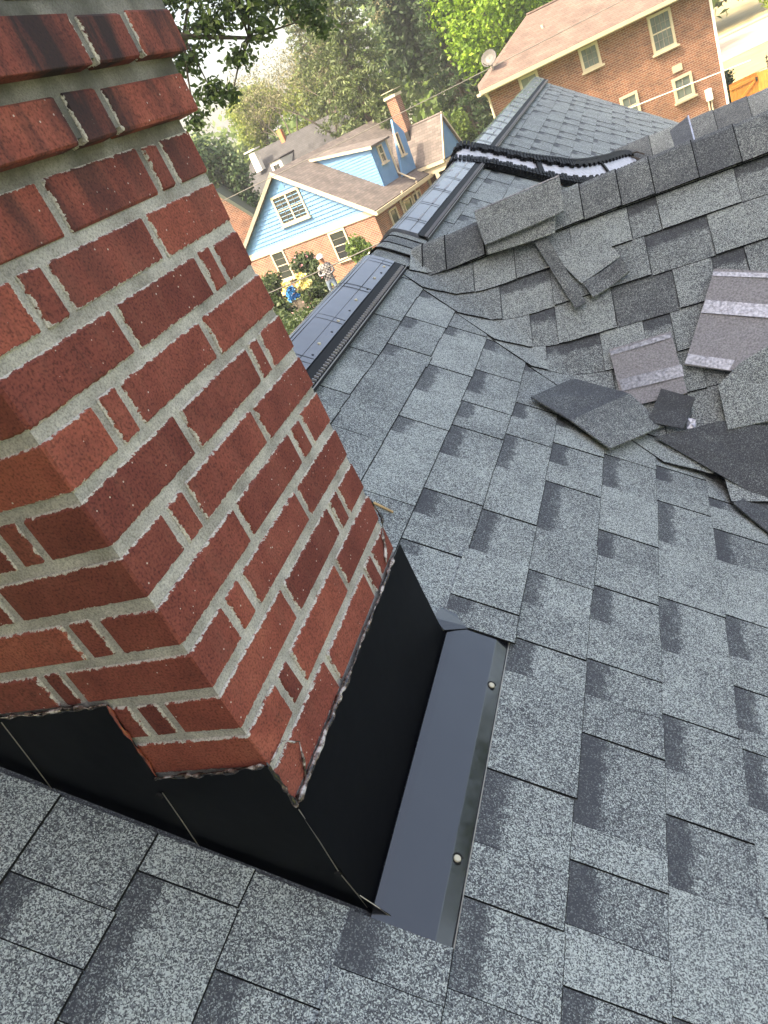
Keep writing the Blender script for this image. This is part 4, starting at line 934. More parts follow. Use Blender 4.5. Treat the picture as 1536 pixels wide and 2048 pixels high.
m_ = MB(); m_.lo((-1.90, -.06, 2.50), (-1.52, -.001, 2.74)); m_.build('wall_vent', M_CREAM, bh)
m_ = MB(); m_.lo((-.80, -.14, 1.0), (-.58, -.001, 1.42)); mt = m_.build('meter_box', M_WHITE, bh)
for dx in (-.75, -.63): MB().tube([(dx, -.06, 1.0), (dx, -.06, 0)], .03, 6).build('conduit', M_CREAM, mt)
m_ = MB(); m_.tube([(-5.75, 1.6, 5.7), (-5.75, 1.6, 6.05)], .05, 8); m_.tube([(-5.75, 1.6, 5.66), (-5.75, 1.6, 5.78)], .12, 8); m_.build('vent_pipe', M_CREAM, rf)
m_ = MB(); k = 14; vs = [(0, 0.10, 0)]
for r_, d_ in ((.16, .07), (.32, 0)): vs += [(r_*math.cos(2*math.pi*i/k), d_, r_*.9*math.sin(2*math.pi*i/k)) for i in range(k)]
m_.add(vs, [(0, 1+i, 1+(i+1) % k) for i in range(k)]+[(1+i, 1+k+i, 1+k+(i+1) % k, 1+(i+1) % k) for i in range(k)])
dish = m_.build('dish_bowl', plain('grey_dish', (.09, .09, .09), .5)); dish.modifiers.new('s', 'SOLIDIFY').thickness = .02
dr = empty('satellite_dish', BR + bt_*-8.5 + bn_*.35 + Vector((0, 0, 5.28)), BYAW-.7, 'grey satellite dish mounted on the corner of the tan roof', 'satellite dish')
dish.parent = dr; dish.location = (0, 0, .55); dish.rotation_euler = (math.radians(-25), 0, 0)
MB().tube([(0, .15, 0), (0, .12, .3), (0, .09, .52)], .03, 6).build('mast', M_RAKEGREY, dr)
MB().tube([(0, .05, .3), (-.05, -.25, .35), (-.08, -.48, .48)], .018, 5).build('feed_arm', M_RAKEGREY, dr)

# --- blue house: local x to the right along its gable front is -a, local y along the ridge
BLY = 0.2498
blue = empty('blue_house', (-10.936, 32.169, ZG), -BLY, 'blue clapboard house with brick ground floor, brown roof and shed dormer', 'house')
W_, HE, HR, LM_ = 8.315, 2.555, 2.894, 9.4
m_ = MB(); m_.lo((-W_, 0, -0.4), (0, LM_, HE-.25)); m_.build('brick_wall', M_HB2, blue, boxuv=True)
m_ = MB(); m_.prism([(-W_, .02, HE-.26), (0, .02, HE-.26), (0, .02, HE), (-W_/2, .02, HE+HR-.05), (-W_, .02, HE)], (0, -1, 0), .2); m_.build('gable_wall', M_BLUE, blue)
nb_ = 17; bh_ = (HR+.1)/nb_
for i in range(nb_):                       # clapboards of the gable, each a tapered board
    z0 = HE-.06+i*bh_; z1 = z0+bh_; hw = lambda z: max(.02, W_/2*(1-max(0, z-HE)/HR)-.02); c = -W_/2
    if z1 > HE+HR-.1: break
    q = MB(); q.add([(c-hw(z0), -.040, z0), (c+hw(z0), -.040, z0), (c+hw(z1), .004, z1), (c-hw(z1), .004, z1), (c-hw(z0), .015, z0+.01), (c+hw(z0), .015, z0+.01)], [(0, 1, 2, 3), (4, 5, 1, 0)]); q.build('clapboard', M_BLUE, blue)
m_ = MB(); m_.lo((-W_-.05, -.06, HE-.34), (.05, .05, HE-.06)); m_.build('band_board', M_CREAM, blue)
def roofpl(pts, name, m__, nrm, t_=.12): return MB().prism(pts, nrm, t_).build(name, m__, blue, boxuv=True)
zo = HE+.04; oh = .28; ap = HE+HR+.05; sl_ = HR/(W_/2)
roofpl([(-W_/2, -.3, ap), (oh, -.3, zo-oh*sl_), (oh, LM_, zo-oh*sl_), (-W_/2, LM_, ap)], 'roof', M_RBROWN, (sl_, 0, 1))
roofpl([(-W_/2, -.3, ap-.003), (-W_/2, LM_, ap-.003), (-W_-oh, LM_, zo-oh*sl_), (-W_-oh, -.3, zo-oh*sl_)], 'roof', M_RBROWN, (-sl_, 0, 1))
for s_ in (1, -1):
    xe = oh if s_ > 0 else -W_-oh
    q = MB(); q.prism([(-W_/2, -.305, ap+.01), (-W_/2, -.305, ap-.20), (xe, -.305, zo-oh*sl_-.20), (xe, -.305, zo-oh*sl_+.01)][::(1 if s_ < 0 else -1)], (0, -1, 0), .05); q.build('rake_board', M_CREAM if s_ > 0 else M_RAKEGREY, blue)
MB().lo((oh, -.3, zo-oh*sl_-.2), (oh+.11, LM_-3.4, zo-oh*sl_-.04)).build('gutter', M_CREAM, blue)
window(blue, -4.87, -3.33, 3.27, 4.42, -.012, 4, 4, M_GLASS, fw_=.10, double=True)
MB().lo((-4.27, -.04, 4.68), (-3.93, .0, 5.02)).build('gable_vent', M_BLUE, blue)
window(blue, -6.42, -5.72, .90, 2.16, 0, 1, 4, M_GLASS, fw_=.09); window(blue, -2.66, -1.85, .92, 2.10, 0, 1, 4, M_GLASS, fw_=.09)
for (b0, b1) in ((1.2, 1.75), (2.6, 3.3), (3.6, 4.3)): window(blue, b0, b1, .8, 1.95, .0, 1, 2, M_GLASS, axis='y', sill=False, fw_=.07)
MB().tube([(oh+.05, 2.36, HE-.1), (.08, 2.3, HE-.5), (.08, 2.2, .1)], .045, 6).build('downspout', M_CREAM, blue)
MB().tube([(oh+.05, 3.9, HE-.1), (.08, 3.9, HE-.4), (.08, 3.8, .1)], .045, 6).build('downspout', M_CREAM, blue)
# shed dormer on the right slope (a = distance in from the right wall)
def zroof(a): return HE + sl_*a
df, d0, d1, dt = .45, 2.36, 3.80, 4.70
m_ = MB(); m_.prism([(-df, d0, zroof(df)), (-df, d0, dt), (-3.75, d0, zroof(3.75)-.02)][::-1], (0, -1, 0), .12); ck = m_.build('dormer_cheek', M_BLUE, blue)
for i in range(14):
    z0 = zroof(df)+i*.132; z1 = z0+.132
    if z1 > dt+.35: break
    x0 = lambda z: -df if z <= dt else -df-(z-dt)/((zroof(3.75)-dt)/(3.75-df)); xi = lambda z: -(z-HE)/sl_
    if xi(z1) < x0(z1)-.05: MB().add([(xi(z0), d0-.036, z0), (x0(z0), d0-.036, z0), (x0(z1), d0-.002, z1), (xi(z1), d0-.002, z1), (xi(z0), d0+.002, z0), (x0(z0), d0+.002, z0)], [(0, 1, 2, 3), (4, 5, 1, 0)]).build('clapboard', M_BLUE, ck)
MB().lo((-df-.12, d0+.122, zroof(df)-.2), (-df+.01, d1, dt-.02)).build('dormer_front', M_BLUE, blue)
MB().prism([(-df-.0, d1, zroof(df)), (-3.75, d1, zroof(3.75)-.02), (-df, d1, dt)][::-1], (0, 1, 0), .12).build('dormer_cheek', M_BLUE, blue)
sd = (zroof(3.8)+.06-dt-.03)/(3.8-df)
MB().prism([(-df+.2, d0-.18, dt+.03-.2*sd), (-df+.2, d1+.18, dt+.03-.2*sd), (-3.8, d1+.18, dt+.03+(3.8-df)*sd), (-3.8, d0-.18, dt+.03+(3.8-df)*sd)], (sd, 0, 1), .09).build('dormer_roof', M_RBROWN, blue, boxuv=True)
MB().prism([(-df+.2, d0-.185, dt-.2*sd+.03), (-3.7, d0-.185, dt+.03+(3.7-df)*sd), (-3.7, d0-.185, dt-.09+(3.7-df)*sd), (-df+.2, d0-.185, dt-.2*sd-.11)], (0, -1, 0), .03).build('dormer_trim', M_CREAM, blue)
window(blue, 2.92, 3.26, 3.86, 4.5, -df+.01, 1, 2, M_GLASS, axis='y', fw_=.06)
MB().tube([(-df+.05, d1+.05, dt-.05), (-df+.05, d1+.05, zroof(df)+.25), (.1, d1+.1, zroof(0)+.12), (.3, d1+.1, HE)], .045, 6).build('downspout', M_CREAM, blue)
# tall narrow bay wall with a slit window, chimney, side wing with porch
MB().prism([(-.28, 3.95, zroof(.3)+.1), (-.28, 5.35, 2.85), (-.28, 5.45, 4.55), (-.28, 4.80, 5.25)], (1, 0, 0), .10).build('bay_wall', M_BLUE, blue)
window(blue, 4.50, 4.72, 3.72, 4.62, -.27, 1, 1, M_GLASS, axis='y', fw_=.05)
m_ = MB(); m_.lo((-1.05, 6.2, 2.5), (-.52, 6.75, 6.05)); ch2 = m_.build('chimney', M_HB, blue, boxuv=True)
MB().lo((-1.12, 6.13, 6.051), (-.45, 6.82, 6.18)).build('chimney_crown', M_CREAM, ch2); MB().lo((-1.15, 6.1, 6.34), (-.42, 6.85, 6.37)).build('chimney_cap', M_CREAM, ch2)
MB().lo((-1.055, 6.195, 4.0), (-.515, 6.755, 4.45)).build('chimney_flashing', M_IRON, ch2)
WX0, WX1, WB, WD = -1.6, 1.30, 5.35, 2.5
m_ = MB(); m_.lo((WX0, WB+.9, -.4), (WX1-.1, WB+WD, 2.6)); m_.build('wing_wall', M_DARKWALL, blue)
zw = 2.78; zt = 4.62
MB().prism([(WX0, WB, zw), (WX1, WB, zw), (WX1, WB+WD/2, zt), (WX0, WB+WD/2, zt)], (0, -(zt-zw), WD/2), .1).build('wing_roof', M_RBROWN, blue, boxuv=True)
MB().prism([(WX0, WB+WD/2, zt-.003), (WX1, WB+WD/2, zt-.003), (WX1, WB+WD, zw), (WX0, WB+WD, zw)], (0, (zt-zw), WD/2), .1).build('wing_roof', M_RBROWN, blue, boxuv=True)
MB().prism([(WX1-.12, WB+.1, zw-.06), (WX1-.12, WB+WD-.1, zw-.06), (WX1-.12, WB+WD/2, zt-.12)], (1, 0, 0), .1).build('wing_gable', M_BLUE, blue)
for s_ in (0, 1):
    yy = WB if s_ == 0 else WB+WD
    MB().prism([(WX1+.01, yy, zw+.01), (WX1+.01, WB+WD/2, zt+.01), (WX1+.01, WB+WD/2, zt-.16), (WX1+.01, yy, zw-.16)][::(-1 if s_ == 0 else 1)], (1, 0, 0), .05).build('rake_board', M_CREAM, blue)
MB().lo((WX0+1.4, WB-.12, zw-.16), (WX1, WB-.003, zw-.01)).build('gutter', M_CREAM, blue)
MB().lo((WX1-.14, WB+.1, zw-.28), (WX1-.01, WB+WD-.1, zw-.10)).build('band_board', M_CREAM, blue)
MB().lo((WX0+1.65, WB+.02, 2.3), (WX1-.02, WB+.12, 2.60)).build('porch_beam', M_CREAM, blue)
for x in (.12, .62, .72, 1.22): MB().lo((x-.05, WB+.02, 0), (x+.05, WB+.12, 2.299)).build('porch_post', M_CREAM, blue)
for z in (.95, 1.6): MB().lo((.172, WB+.05, z-.03), (.568, WB+.09, z+.03)).build('porch_rail', M_CREAM, blue)
for z in (.95, 1.55): MB().lo((.772, WB+.05, z-.03), (1.168, WB+.09, z+.03)).build('porch_rail', M_CREAM, blue)
for k in range(3):
    y = WB+.35+k*.72; window(blue, y, y+.42, 1.2, 2.25, WX1-.1, 1, 2, M_GLASS2, axis='y', fw_=.07, sill=False, name='porch_window')
MB().lo((WX1-.12, WB+.25, -.3), (WX1-.101, WB+WD, 2.5)).build('porch_wall', M_BLUE, blue)
# --- dark grey house further back
gh = empty('grey_house', (-21.6, 45.2, zgr(-21.6, 45.2)), -BLY+.05, 'dark grey roofed house with white dormer, partly hidden behind the blue gable', 'house')
zb = zgr(-21.6, 45.2); gz = lambda z: z - zb
m_ = MB(); m_.lo((-3.5, 0, -.3), (6.0, 7, gz(-2.2))); m_.build('wall', M_CREAM, gh)
MB().prism([(-4, -.4, gz(-2.25)), (6.4, -.4, gz(-2.25)), (6.4, 3.6, gz(1.25)), (-2.2, 3.6, gz(1.25))], (0, -3.5, 4.0), .12).build('roof', M_RGREY, gh, boxuv=True)
MB().prism([(-2.2, 3.6, gz(1.247)), (6.4, 3.6, gz(1.247)), (6.4, 7.6, gz(-2.25)), (-4, 7.6, gz(-2.25))], (0, 3.5, 4.0), .12).build('roof', M_RGREY, gh, boxuv=True)
m_ = MB(); m_.lo((-1.35, 1.8, gz(.1)), (-.85, 2.2, gz(1.25))); c_ = m_.build('vent_stack', M_WHITE, gh); MB().lo((-1.55, 1.65, gz(1.35)), (-.65, 2.35, gz(1.43))).build('stack_cap', M_WHITE, c_)
MB().lo((.35, 3.3, gz(.9)), (.65, 3.6, gz(1.75))).build('clay_pot', plain('clay_pot', (.5, .17, .08), .8), gh)
m_ = MB(); m_.lo((.55, .9, gz(-.9)), (1.45, 2.6, gz(.25))); dm = m_.build('dormer', M_WHITE, gh); window(dm, .75, 1.25, gz(-.6), gz(.05), .89, 2, 2, M_GLASS, M_WHITE, fw_=.06, sill=False)
MB().prism([(.50, .8, gz(.33)), (1.50, .8, gz(.33)), (1.50, 2.7, gz(.38)), (.50, 2.7, gz(.38))], (0, -.03, 1), .07).build('dormer_roof', M_RGREY, gh)
MB().lo((-4, -.55, gz(-2.42)), (6.4, -.403, gz(-2.27))).build('gutter', M_CREAM, gh)
# --- neighbour's brick gable between the chimney and the blue house
nh = empty('brick_gable', (-18.2, 34.85, ZG), .35, 'low brick gable wall with dark green rake board left of the blue house', 'building')
m_ = MB(); m_.prism([(-3.5, 0, -.3), (1.6, 0, -.3), (1.6, 0, 2.35), (-.6, 0, 5.6), (-3.5, 0, 5.6)], (0, -1, 0), 5); m_.build('wall', M_HB, nh, boxuv=True)
MB().prism([(-.75, -.15, 5.85), (-.75, -.15, 5.58), (2.0, -.15, 1.68), (2.0, -.15, 1.95)], (0, -1, 0), 5.3).build('rake_board', plain('dark_green_trim', (.06, .075, .06), .6), nh)
# --- pale house beyond the road
ph = empty('pale_house', BR + bt_*7.0 + bn_*62, BYAW, 'pale house front beyond the road at the top right', 'house')
MB().lo((-9, 0, -.3), (6, 8, 5.5)).build('wall', M_WHITE, ph); MB().prism([(-9.5, -.5, 5.5), (6.5, -.5, 5.5), (6.5, 4, 8.0), (-9.5, 4, 8.0)], (0, -2.5, 4.5), .15).build('roof', M_RTAN, ph, boxuv=True)
MB().prism([(-9.5, 4, 7.997), (6.5, 4, 7.997), (6.5, 8.5, 5.5), (-9.5, 8.5, 5.5)], (0, 2.5, 4.5), .15).build('roof', M_RTAN, ph, boxuv=True)
# --- wooden gate and iron fence at the corner of the brick house
gt = empty('wooden_gate', BR + bt_*.12 + bn_*(-.1), BYAW, 'orange stained wooden gate beside the corner of the brick house', 'gate')
for i in range(9): MB().lo((.02+i*.128, -.03, .05), (.02+i*.128+.122, 0, 1.22+.01*(i % 2))).build('plank', M_WOOD, gt)
for z in (.25, 1.0): MB().lo((.02, -.07, z), (1.17, -.031, z+.10)).build('rail', M_WOOD, gt)
MB().box((.6, -.05, .66), (1.15, .03, .09), ax=(Vector((.84, 0, .54)), Vector((0, 1, 0)), Vector((-.54, 0, .84)))).build('brace', M_WOOD, gt)
MB().lo((1.08, -.10, .92), (1.14, -.071, 1.06)).build('latch', M_IRON, gt)
gs = empty('wooden_fence_panel', BR + bt_*1.32 + bn_*(-.1), BYAW-1.0, 'short orange wooden panel folded back beside the gate', 'fence')
for i in range(6): MB().lo((.0+i*.128, -.03, .05), (i*.128+.122, 0, 1.2)).build('plank', M_WOOD, gs)
fe = empty('iron_fence', BR + bt_*1.9 + bn_*(.1), BYAW, 'black iron picket fence beyond the wooden gate', 'fence')
for z in (.2, 1.35, 1.5): MB().lo((0, -.02, z), (4.6, .02, z+.045)).build('rail', M_IRON, fe)
for i in range(38): MB().lo((.03+i*.12, -.012, .02), (.055+i*.12, .012, 1.6)).build('picket', M_IRON, fe)

# ------------------------------------------------------------------ wires
def wire(pts, r, m__, label, n=14, sag=0.0):
    a, b_ = Vector(pts[0]), Vector(pts[1]); q = MB(); q.tube([a.lerp(b_, k/n) + Vector((0, 0, -sag*4*(k/n)*(1-k/n))) for k in range(n+1)], r, 5)
    return tag(q.build('utility_wire', m__), label, 'wire', 'overhead utility wires')
wire([(-14.6, 14.9, 0.16), (6.5, 23.9, 0.42)], .010, M_WIREPALE, 'long overhead wire crossing in front of the blue house and tan roof', sag=.12)
p0 = BR + bt_*-3.69 + bn_*-.35 + Vector((0, 0, 2.12)); p1 = BR + bt_*1.0 + bn_*-.35 + Vector((0, 0, 1.75)); wire([p0 + bt_*-1.0 + Vector((0, 0, .02)), p1], .022, M_WHITE, 'white cable stretched across the lower brick wall')
p0 = BR + bt_*-3.0 + bn_*-2.5 + Vector((0, 0, .80)); p1 = BR + bt_*3.2 + bn_*-2.5 + Vector((0, 0, 1.02)); wire([p0, p1], .020, M_WIRE, 'dark cable running past the meter box and wooden gate')
wire([(-13.0, 21.0, -2.95), (-5.8, 20.1, -2.55)], .022, M_IRON, 'black cable crossing the garden in front of the person', sag=.06)

# ------------------------------------------------------------------ plants
def leaves(blobs, n, size, seed, up=0.35, aspect=0.55, droop=0.0, hollow=0.35):
    """n diamond leaves spread through ellipsoid blobs (cx,cy,cz,rx,ry,rz); returns verts, faces"""
    g = np.random.default_rng(seed); B_ = np.array(blobs, float); vol = (B_[:, 3]*B_[:, 4]*B_[:, 5])**(0.72); pk = g.choice(len(B_), n, p=vol/vol.sum())
    d = g.normal(size=(n, 3)); d /= np.linalg.norm(d, axis=1)[:, None]; r = (hollow + (1-hollow)*g.random(n)**0.7)*(1+0.16*g.normal(size=n))
    c = B_[pk, :3] + d*r[:, None]*B_[pk, 3:]
    nr = g.normal(size=(n, 3)) + d*0.6 + np.array([0, 0, up*2]); nr /= np.linalg.norm(nr, axis=1)[:, None]
    t = np.cross(nr, g.normal(size=(n, 3))); t /= np.linalg.norm(t, axis=1)[:, None]
    if droop: t = t*(1-droop) + np.array([0, 0, -1.0])*droop; t /= np.linalg.norm(t, axis=1)[:, None]
    b_ = np.cross(nr, t); s = size*(0.6+0.8*g.random(n))[:, None]
    v = np.stack([c - t*s, c + b_*s*aspect + nr*s*.12, c + t*s, c - b_*s*aspect + nr*s*.12], 1).reshape(-1, 3)
    return v
def leaf_obj(name, v, m__, parent=None):
    me = bpy.data.meshes.new(name); n = len(v)//4
    me.vertices.add(len(v)); me.vertices.foreach_set('co', v.astype(np.float32).ravel())
    me.loops.add(4*n); me.loops.foreach_set('vertex_index', np.arange(4*n, dtype=np.int32)); me.polygons.add(n)
    me.polygons.foreach_set('loop_start', np.arange(0, 4*n, 4, dtype=np.int32))
    try: me.polygons.foreach_set('loop_total', np.full(n, 4, dtype=np.int32))
    except Exception: pass
    me.materials.append(m__); me.update(calc_edges=True); me.validate()
    o = bpy.data.objects.new(name, me); COL.objects.link(o)
    if parent: o.parent = parent
    return o
def tree(name, base, h, rx, rz, m__, n, leaf, seed, label, cat='tree', group='trees behind the houses', bark=None, blobs=16, low=0.35, trunk_r=None, ry=None):
    """deciduous tree at base: tapered trunk, limbs to leaf masses; crown between low*h and h"""
    R_ = random.Random(seed); root = empty(name, base, 0, label, cat, group); ry = ry or rx
    zc = h - rz; tr = trunk_r or h*.022; q = MB()
    q.tube([(0, 0, -.3), (R_.uniform(-.1, .1), R_.uniform(-.1, .1), h*.25), (R_.uniform(-.3, .3), R_.uniform(-.3, .3), h*.5), (R_.uniform(-.3, .3), R_.uniform(-.3, .3), h*.86)], [tr*1.25, tr, tr*.7, tr*.2], 8)
    bl = []
    for i in range(blobs):
        th = i*2.399+R_.uniform(-.3, .3); ph = R_.uniform(-1, 1); rr = math.sqrt(max(0, 1-ph*ph))*R_.uniform(.55, .82)
        c = Vector((rx*rr*math.cos(th), ry*rr*math.sin(th), zc + rz*ph*.74)); s_ = R_.uniform(.30, .48)
        bl.append((*c, rx*s_, ry*s_, rz*s_*.85))
        z0 = max(h*.2, min(h*.75, c.z - rz*.45)); q.tube([(0, 0, z0), Vector((0, 0, z0)).lerp(c, .55)+Vector((0, 0, rz*.05)), c], [tr*.42, tr*.25, tr*.08], 5)
    q.build('trunk', bark or M_BARK, root, smooth=True)
    leaf_obj('crown', leaves(bl, n, leaf, seed), m__, root); return root
def conifer(name, base, h, r, m__, n, leaf, seed, label, group='trees behind the houses', low=.08):
    root = empty(name, base, 0, label, 'tree', group); R_ = random.Random(seed); q = MB(); q.tube([(0, 0, -.3), (0, 0, h*.5), (0, 0, h)], [h*.02, h*.013, .02], 7)
    bl = []; z = h*low; k = 0
    while z < h*.97:
        rr = r*(1-(z/h))**.8 + .12; nb = 7 if rr > .8 else 5
        for i in range(nb):
            th = 2*math.pi*i/nb + k*.7 + R_.uniform(-.3, .3); L_ = rr*R_.uniform(.75, 1.12)
            for f in (.35, .62, .88): bl.append((L_*f*math.cos(th), L_*f*math.sin(th), z - L_*f*.28 + R_.uniform(-.1, .1), L_*.20+.08, L_*.20+.08, L_*.10+.06))
            q.tube([(0, 0, z), (L_*.95*math.cos(th), L_*.95*math.sin(th), z - L_*.26)], [.05, .012], 4)
        z += max(.32, rr*.26); k += 1
    q.build('trunk', M_BARK, root); leaf_obj('crown', leaves(bl, n, leaf, seed, up=.2, aspect=.35, droop=.35, hollow=.1), m__, root); return root
def bush(name, base, rx, ry, rz, m__, n, leaf, seed, label, group=None, flowers=None, cat='bush', blobs=7):
    root = empty(name, base, 0, label, cat, group); R_ = random.Random(seed); bl = []; q = MB()
    for i in range(blobs):
        th = R_.uniform(0, 6.28); rr = R_.uniform(0, .62); c = (rx*rr*math.cos(th), ry*rr*math.sin(th), rz*R_.uniform(.45, 1.45)); s_ = R_.uniform(.36, .58)
        bl.append((*c, rx*s_, ry*s_, rz*s_)); q.tube([(c[0]*.2, c[1]*.2, -.15), c], [.035, .012], 4)
    q.build('stem', M_BARK, root); leaf_obj('foliage', leaves(bl, n, leaf, seed), m__, root)
    if flowers: fm, fn, fs = flowers; leaf_obj('blossom', leaves(bl, fn, fs, seed+1, hollow=.9, aspect=.9), fm, root)
    return root
g_ = lambda x, y: (x, y, zgr(x, y))
# the big oak on the left: its crown hangs over the house and shades it, a low bough reaches into the picture
oak = empty('oak_tree', g_(-9.5, 4.5), 0, 'large dark green oak whose low boughs hang beside the chimney top', 'tree')
q = MB(); ob = Vector((0, 0, 0)); T_ = lambda x, y, z: Vector((x+9.5, y-4.5, z-ZG))
q.tube([T_(-9.5, 4.5, -5.8), T_(-9.4, 4.6, -2), T_(-9.0, 4.4, 2.5), T_(-8.4, 4.2, 6.0), T_(-7.6, 4.0, 10.0)], [.52, .42, .36, .28, .12], 10)
R_ = random.Random(5); bl = []
for i in range(70):
    x = R_.uniform(-9.6, -.4); y = R_.uniform(-9.5, 5.5); k_ = ((x+4.9)/4.4)**2 + ((y+2.2)/7.6)**2
    if k_ > 1: continue
    z = 10.2 + R_.uniform(-1.2, 1.6)*(1-k_*.5); bl.append((*T_(x, y, z), 1.9, 1.9, .9)); q.tube([T_(-8.2, 4.1, 5.5), T_((x-8)/2, (y+4)/2, z-1.2), T_(x, y, z)], [.13, .08, .03], 5)
for i in range(30):  # extra unseen leaf masses added to shade the chimney's near face
    x = R_.uniform(-11.5, -3.6); y = R_.uniform(-9.5, -2.2); z = R_.uniform(3.0, 9.5); bl.append((*T_(x, y, z), 1.6, 1.6, 1.1)); q.tube([T_(-9.0, 4.3, 3.0), T_((x-9)/2, (y+4)/2, z-.5), T_(x, y, z)], [.12, .07, .03], 5)
leaf_obj('crown', leaves(bl, 21000, .34, 3, hollow=.0), M_LOAK, oak)
bl2 = []; bq = MB(); limb = [T_(-8.9, 4.4, 3.2), T_(-8.0, 8.5, 4.1), T_(-7.0, 11.0, 3.5), T_(-6.1, 12.9, 2.75), T_(-5.3, 13.6, 2.35), T_(-4.7, 14.4, 2.3)]
bq.tube(limb, [.16, .12, .085, .05, .03, .012], 6)
for (x, y, z, s_) in [(-6.6, 12.6, 3.0, .5), (-6.3, 13.0, 2.45, .42), (-6.1, 13.0, 1.85, .40), (-5.75, 13.2, 2.75, .5), (-5.5, 13.3, 2.15, .34), (-5.2, 13.5, 2.85, .5), (-5.0, 13.6, 2.35, .32), (-4.7, 14.1, 2.75, .55), (-4.4, 14.5, 2.4, .42), (-6.3, 12.9, 3.4, .6), (-5.6, 13.3, 3.4, .6), (-4.9, 13.9, 3.3, .6), (-6.5, 12.7, 1.55, .26), (-5.85, 13.1, 1.65, .22), (-4.35, 14.7, 2.05, .3), (-7.0, 12.4, 2.4, .5)]:
    bl2.append((*T_(x, y, z), s_, s_, s_*.72)); j = min(limb, key=lambda p: (p-T_(x, y, z)).length); bq.tube([j, j.lerp(T_(x, y, z), .5)+Vector((0, 0, .06)), T_(x, y, z)], [.028, .018, .006], 4)
q.build('trunk', M_BARK, oak, smooth=True); bq.build('bough', M_BARK, oak, smooth=True)
leaf_obj('bough_leaves', leaves(bl2, 6500, .060, 8, hollow=.05), M_LOAK, oak)
tree('unseen_shade_tree', g_(-2.0, -8.4), 15.5, 7.5, 7.2, M_LDARK, 17000, .36, 91, 'unseen dense dark tree added behind the near end of the roof to shade the chimney', group=None, blobs=40, ry=4.0)  # out-of-view tree added to darken the chimney's near face and flashing
tree('added_side_tree', g_(23, 15), 12.5, 5.5, 5.2, M_LDARK, 9000, .34, 92, 'unseen dark tree added right of the house for the apron to reflect', group=None, blobs=22)  # added out of view so the apron's outer strip reflects something dark
tree('added_side_tree', g_(25, 27), 12.0, 5.0, 5.0, M_LMID, 7000, .34, 93, 'unseen green tree added further right for the apron to reflect', group=None, blobs=20)  # second unseen tree added for the apron reflection
# trees of the background
conifer('spruce_tree', g_(-13.0, 43.4), 14.5, 3.6, M_LSPRUCE, 30000, .115, 21, 'tall yellowish spruce standing behind the blue roof')
conifer('spruce_tree', g_(-16.8, 50), 13.5, 3.2, M_LSPRUCE, 14000, .13, 22, 'second spruce half hidden behind the bare tree')
tree('dark_tree', g_(-10.2, 54.0), 15.5, 4.6, 6.2, M_LDARK, 26000, .17, 23, 'tall dark tree between the spruce and the lime green maple')
conifer('dark_fir', g_(-8.6, 47.6), 12.0, 2.3, M_LDARK, 12000, .12, 24, 'dark fir right behind the blue house chimney')
tree('maple_tree', g_(-5.4, 46.8), 13.0, 3.3, 5.6, M_LLIME, 26000, .125, 25, 'lime green maple standing left of the tan hip roof', blobs=20)
tree('maple_tree', g_(-1.0, 56.0), 13.0, 4.0, 5.0, M_LMID, 8000, .24, 26, 'green tree rising behind the tan roof ridge')
tree('small_tree', g_(-8.7, 42.3), 4.2, 1.15, 1.8, M_LMID, 6000, .10, 27, 'small rounded green tree beside the blue house chimney')
tree('dark_evergreen', g_(-20.3, 37.6), 8.2, 2.0, 3.6, M_LDARK, 14000, .115, 28, 'dark evergreen left of the grey roofed house', blobs=14)
tree('dark_evergreen', g_(-23.6, 39.5), 7.6, 2.1, 3.4, M_LDARK, 9000, .12, 29, 'second dark evergreen close beside the chimney edge', blobs=12)
tree('yellow_tree', g_(-24.6, 55.5), 8.4, 2.2, 2.6, M_LYEL, 11000, .12, 30, 'yellow green tree above the grey roof')
tree('yellow_tree', g_(-19.5, 54.0), 7.4, 2.4, 2.4, M_LYEL, 9000, .12, 31, 'low yellow green tree between grey roof and spruce')
bush('white_bush', g_(-9.0, 49.5), 1.6, .8, .7, M_LMID, 3500, .10, 32, 'white flowering bush at the edge of the lawn', None, (M_WPETAL, 260, .07))
bush('green_bush', g_(-10.9, 45.5), 1.5, 1.0, 1.0, M_LMID, 3500, .12, 33, 'green bush between the small tree and the lawn')
bush('corner_bush', BR + bt_*.75 + bn_*1.4, .6, .6, .85, M_LDARK, 2200, .08, 34, 'dark bush at the right corner of the brick house')
bush('corner_grass', BR + bt_*.9 + bn_*.5, .7, .5, .5, M_LMID, 1800, .09, 35, 'tuft of green shrub above the wooden gate')
tree('street_tree', g_(5.6, 30.5), 5.0, 1.0, 1.2, M_LYEL, 2500, .10, 36, 'yellow green tree leaning in at the top right edge', group=None, trunk_r=.06)
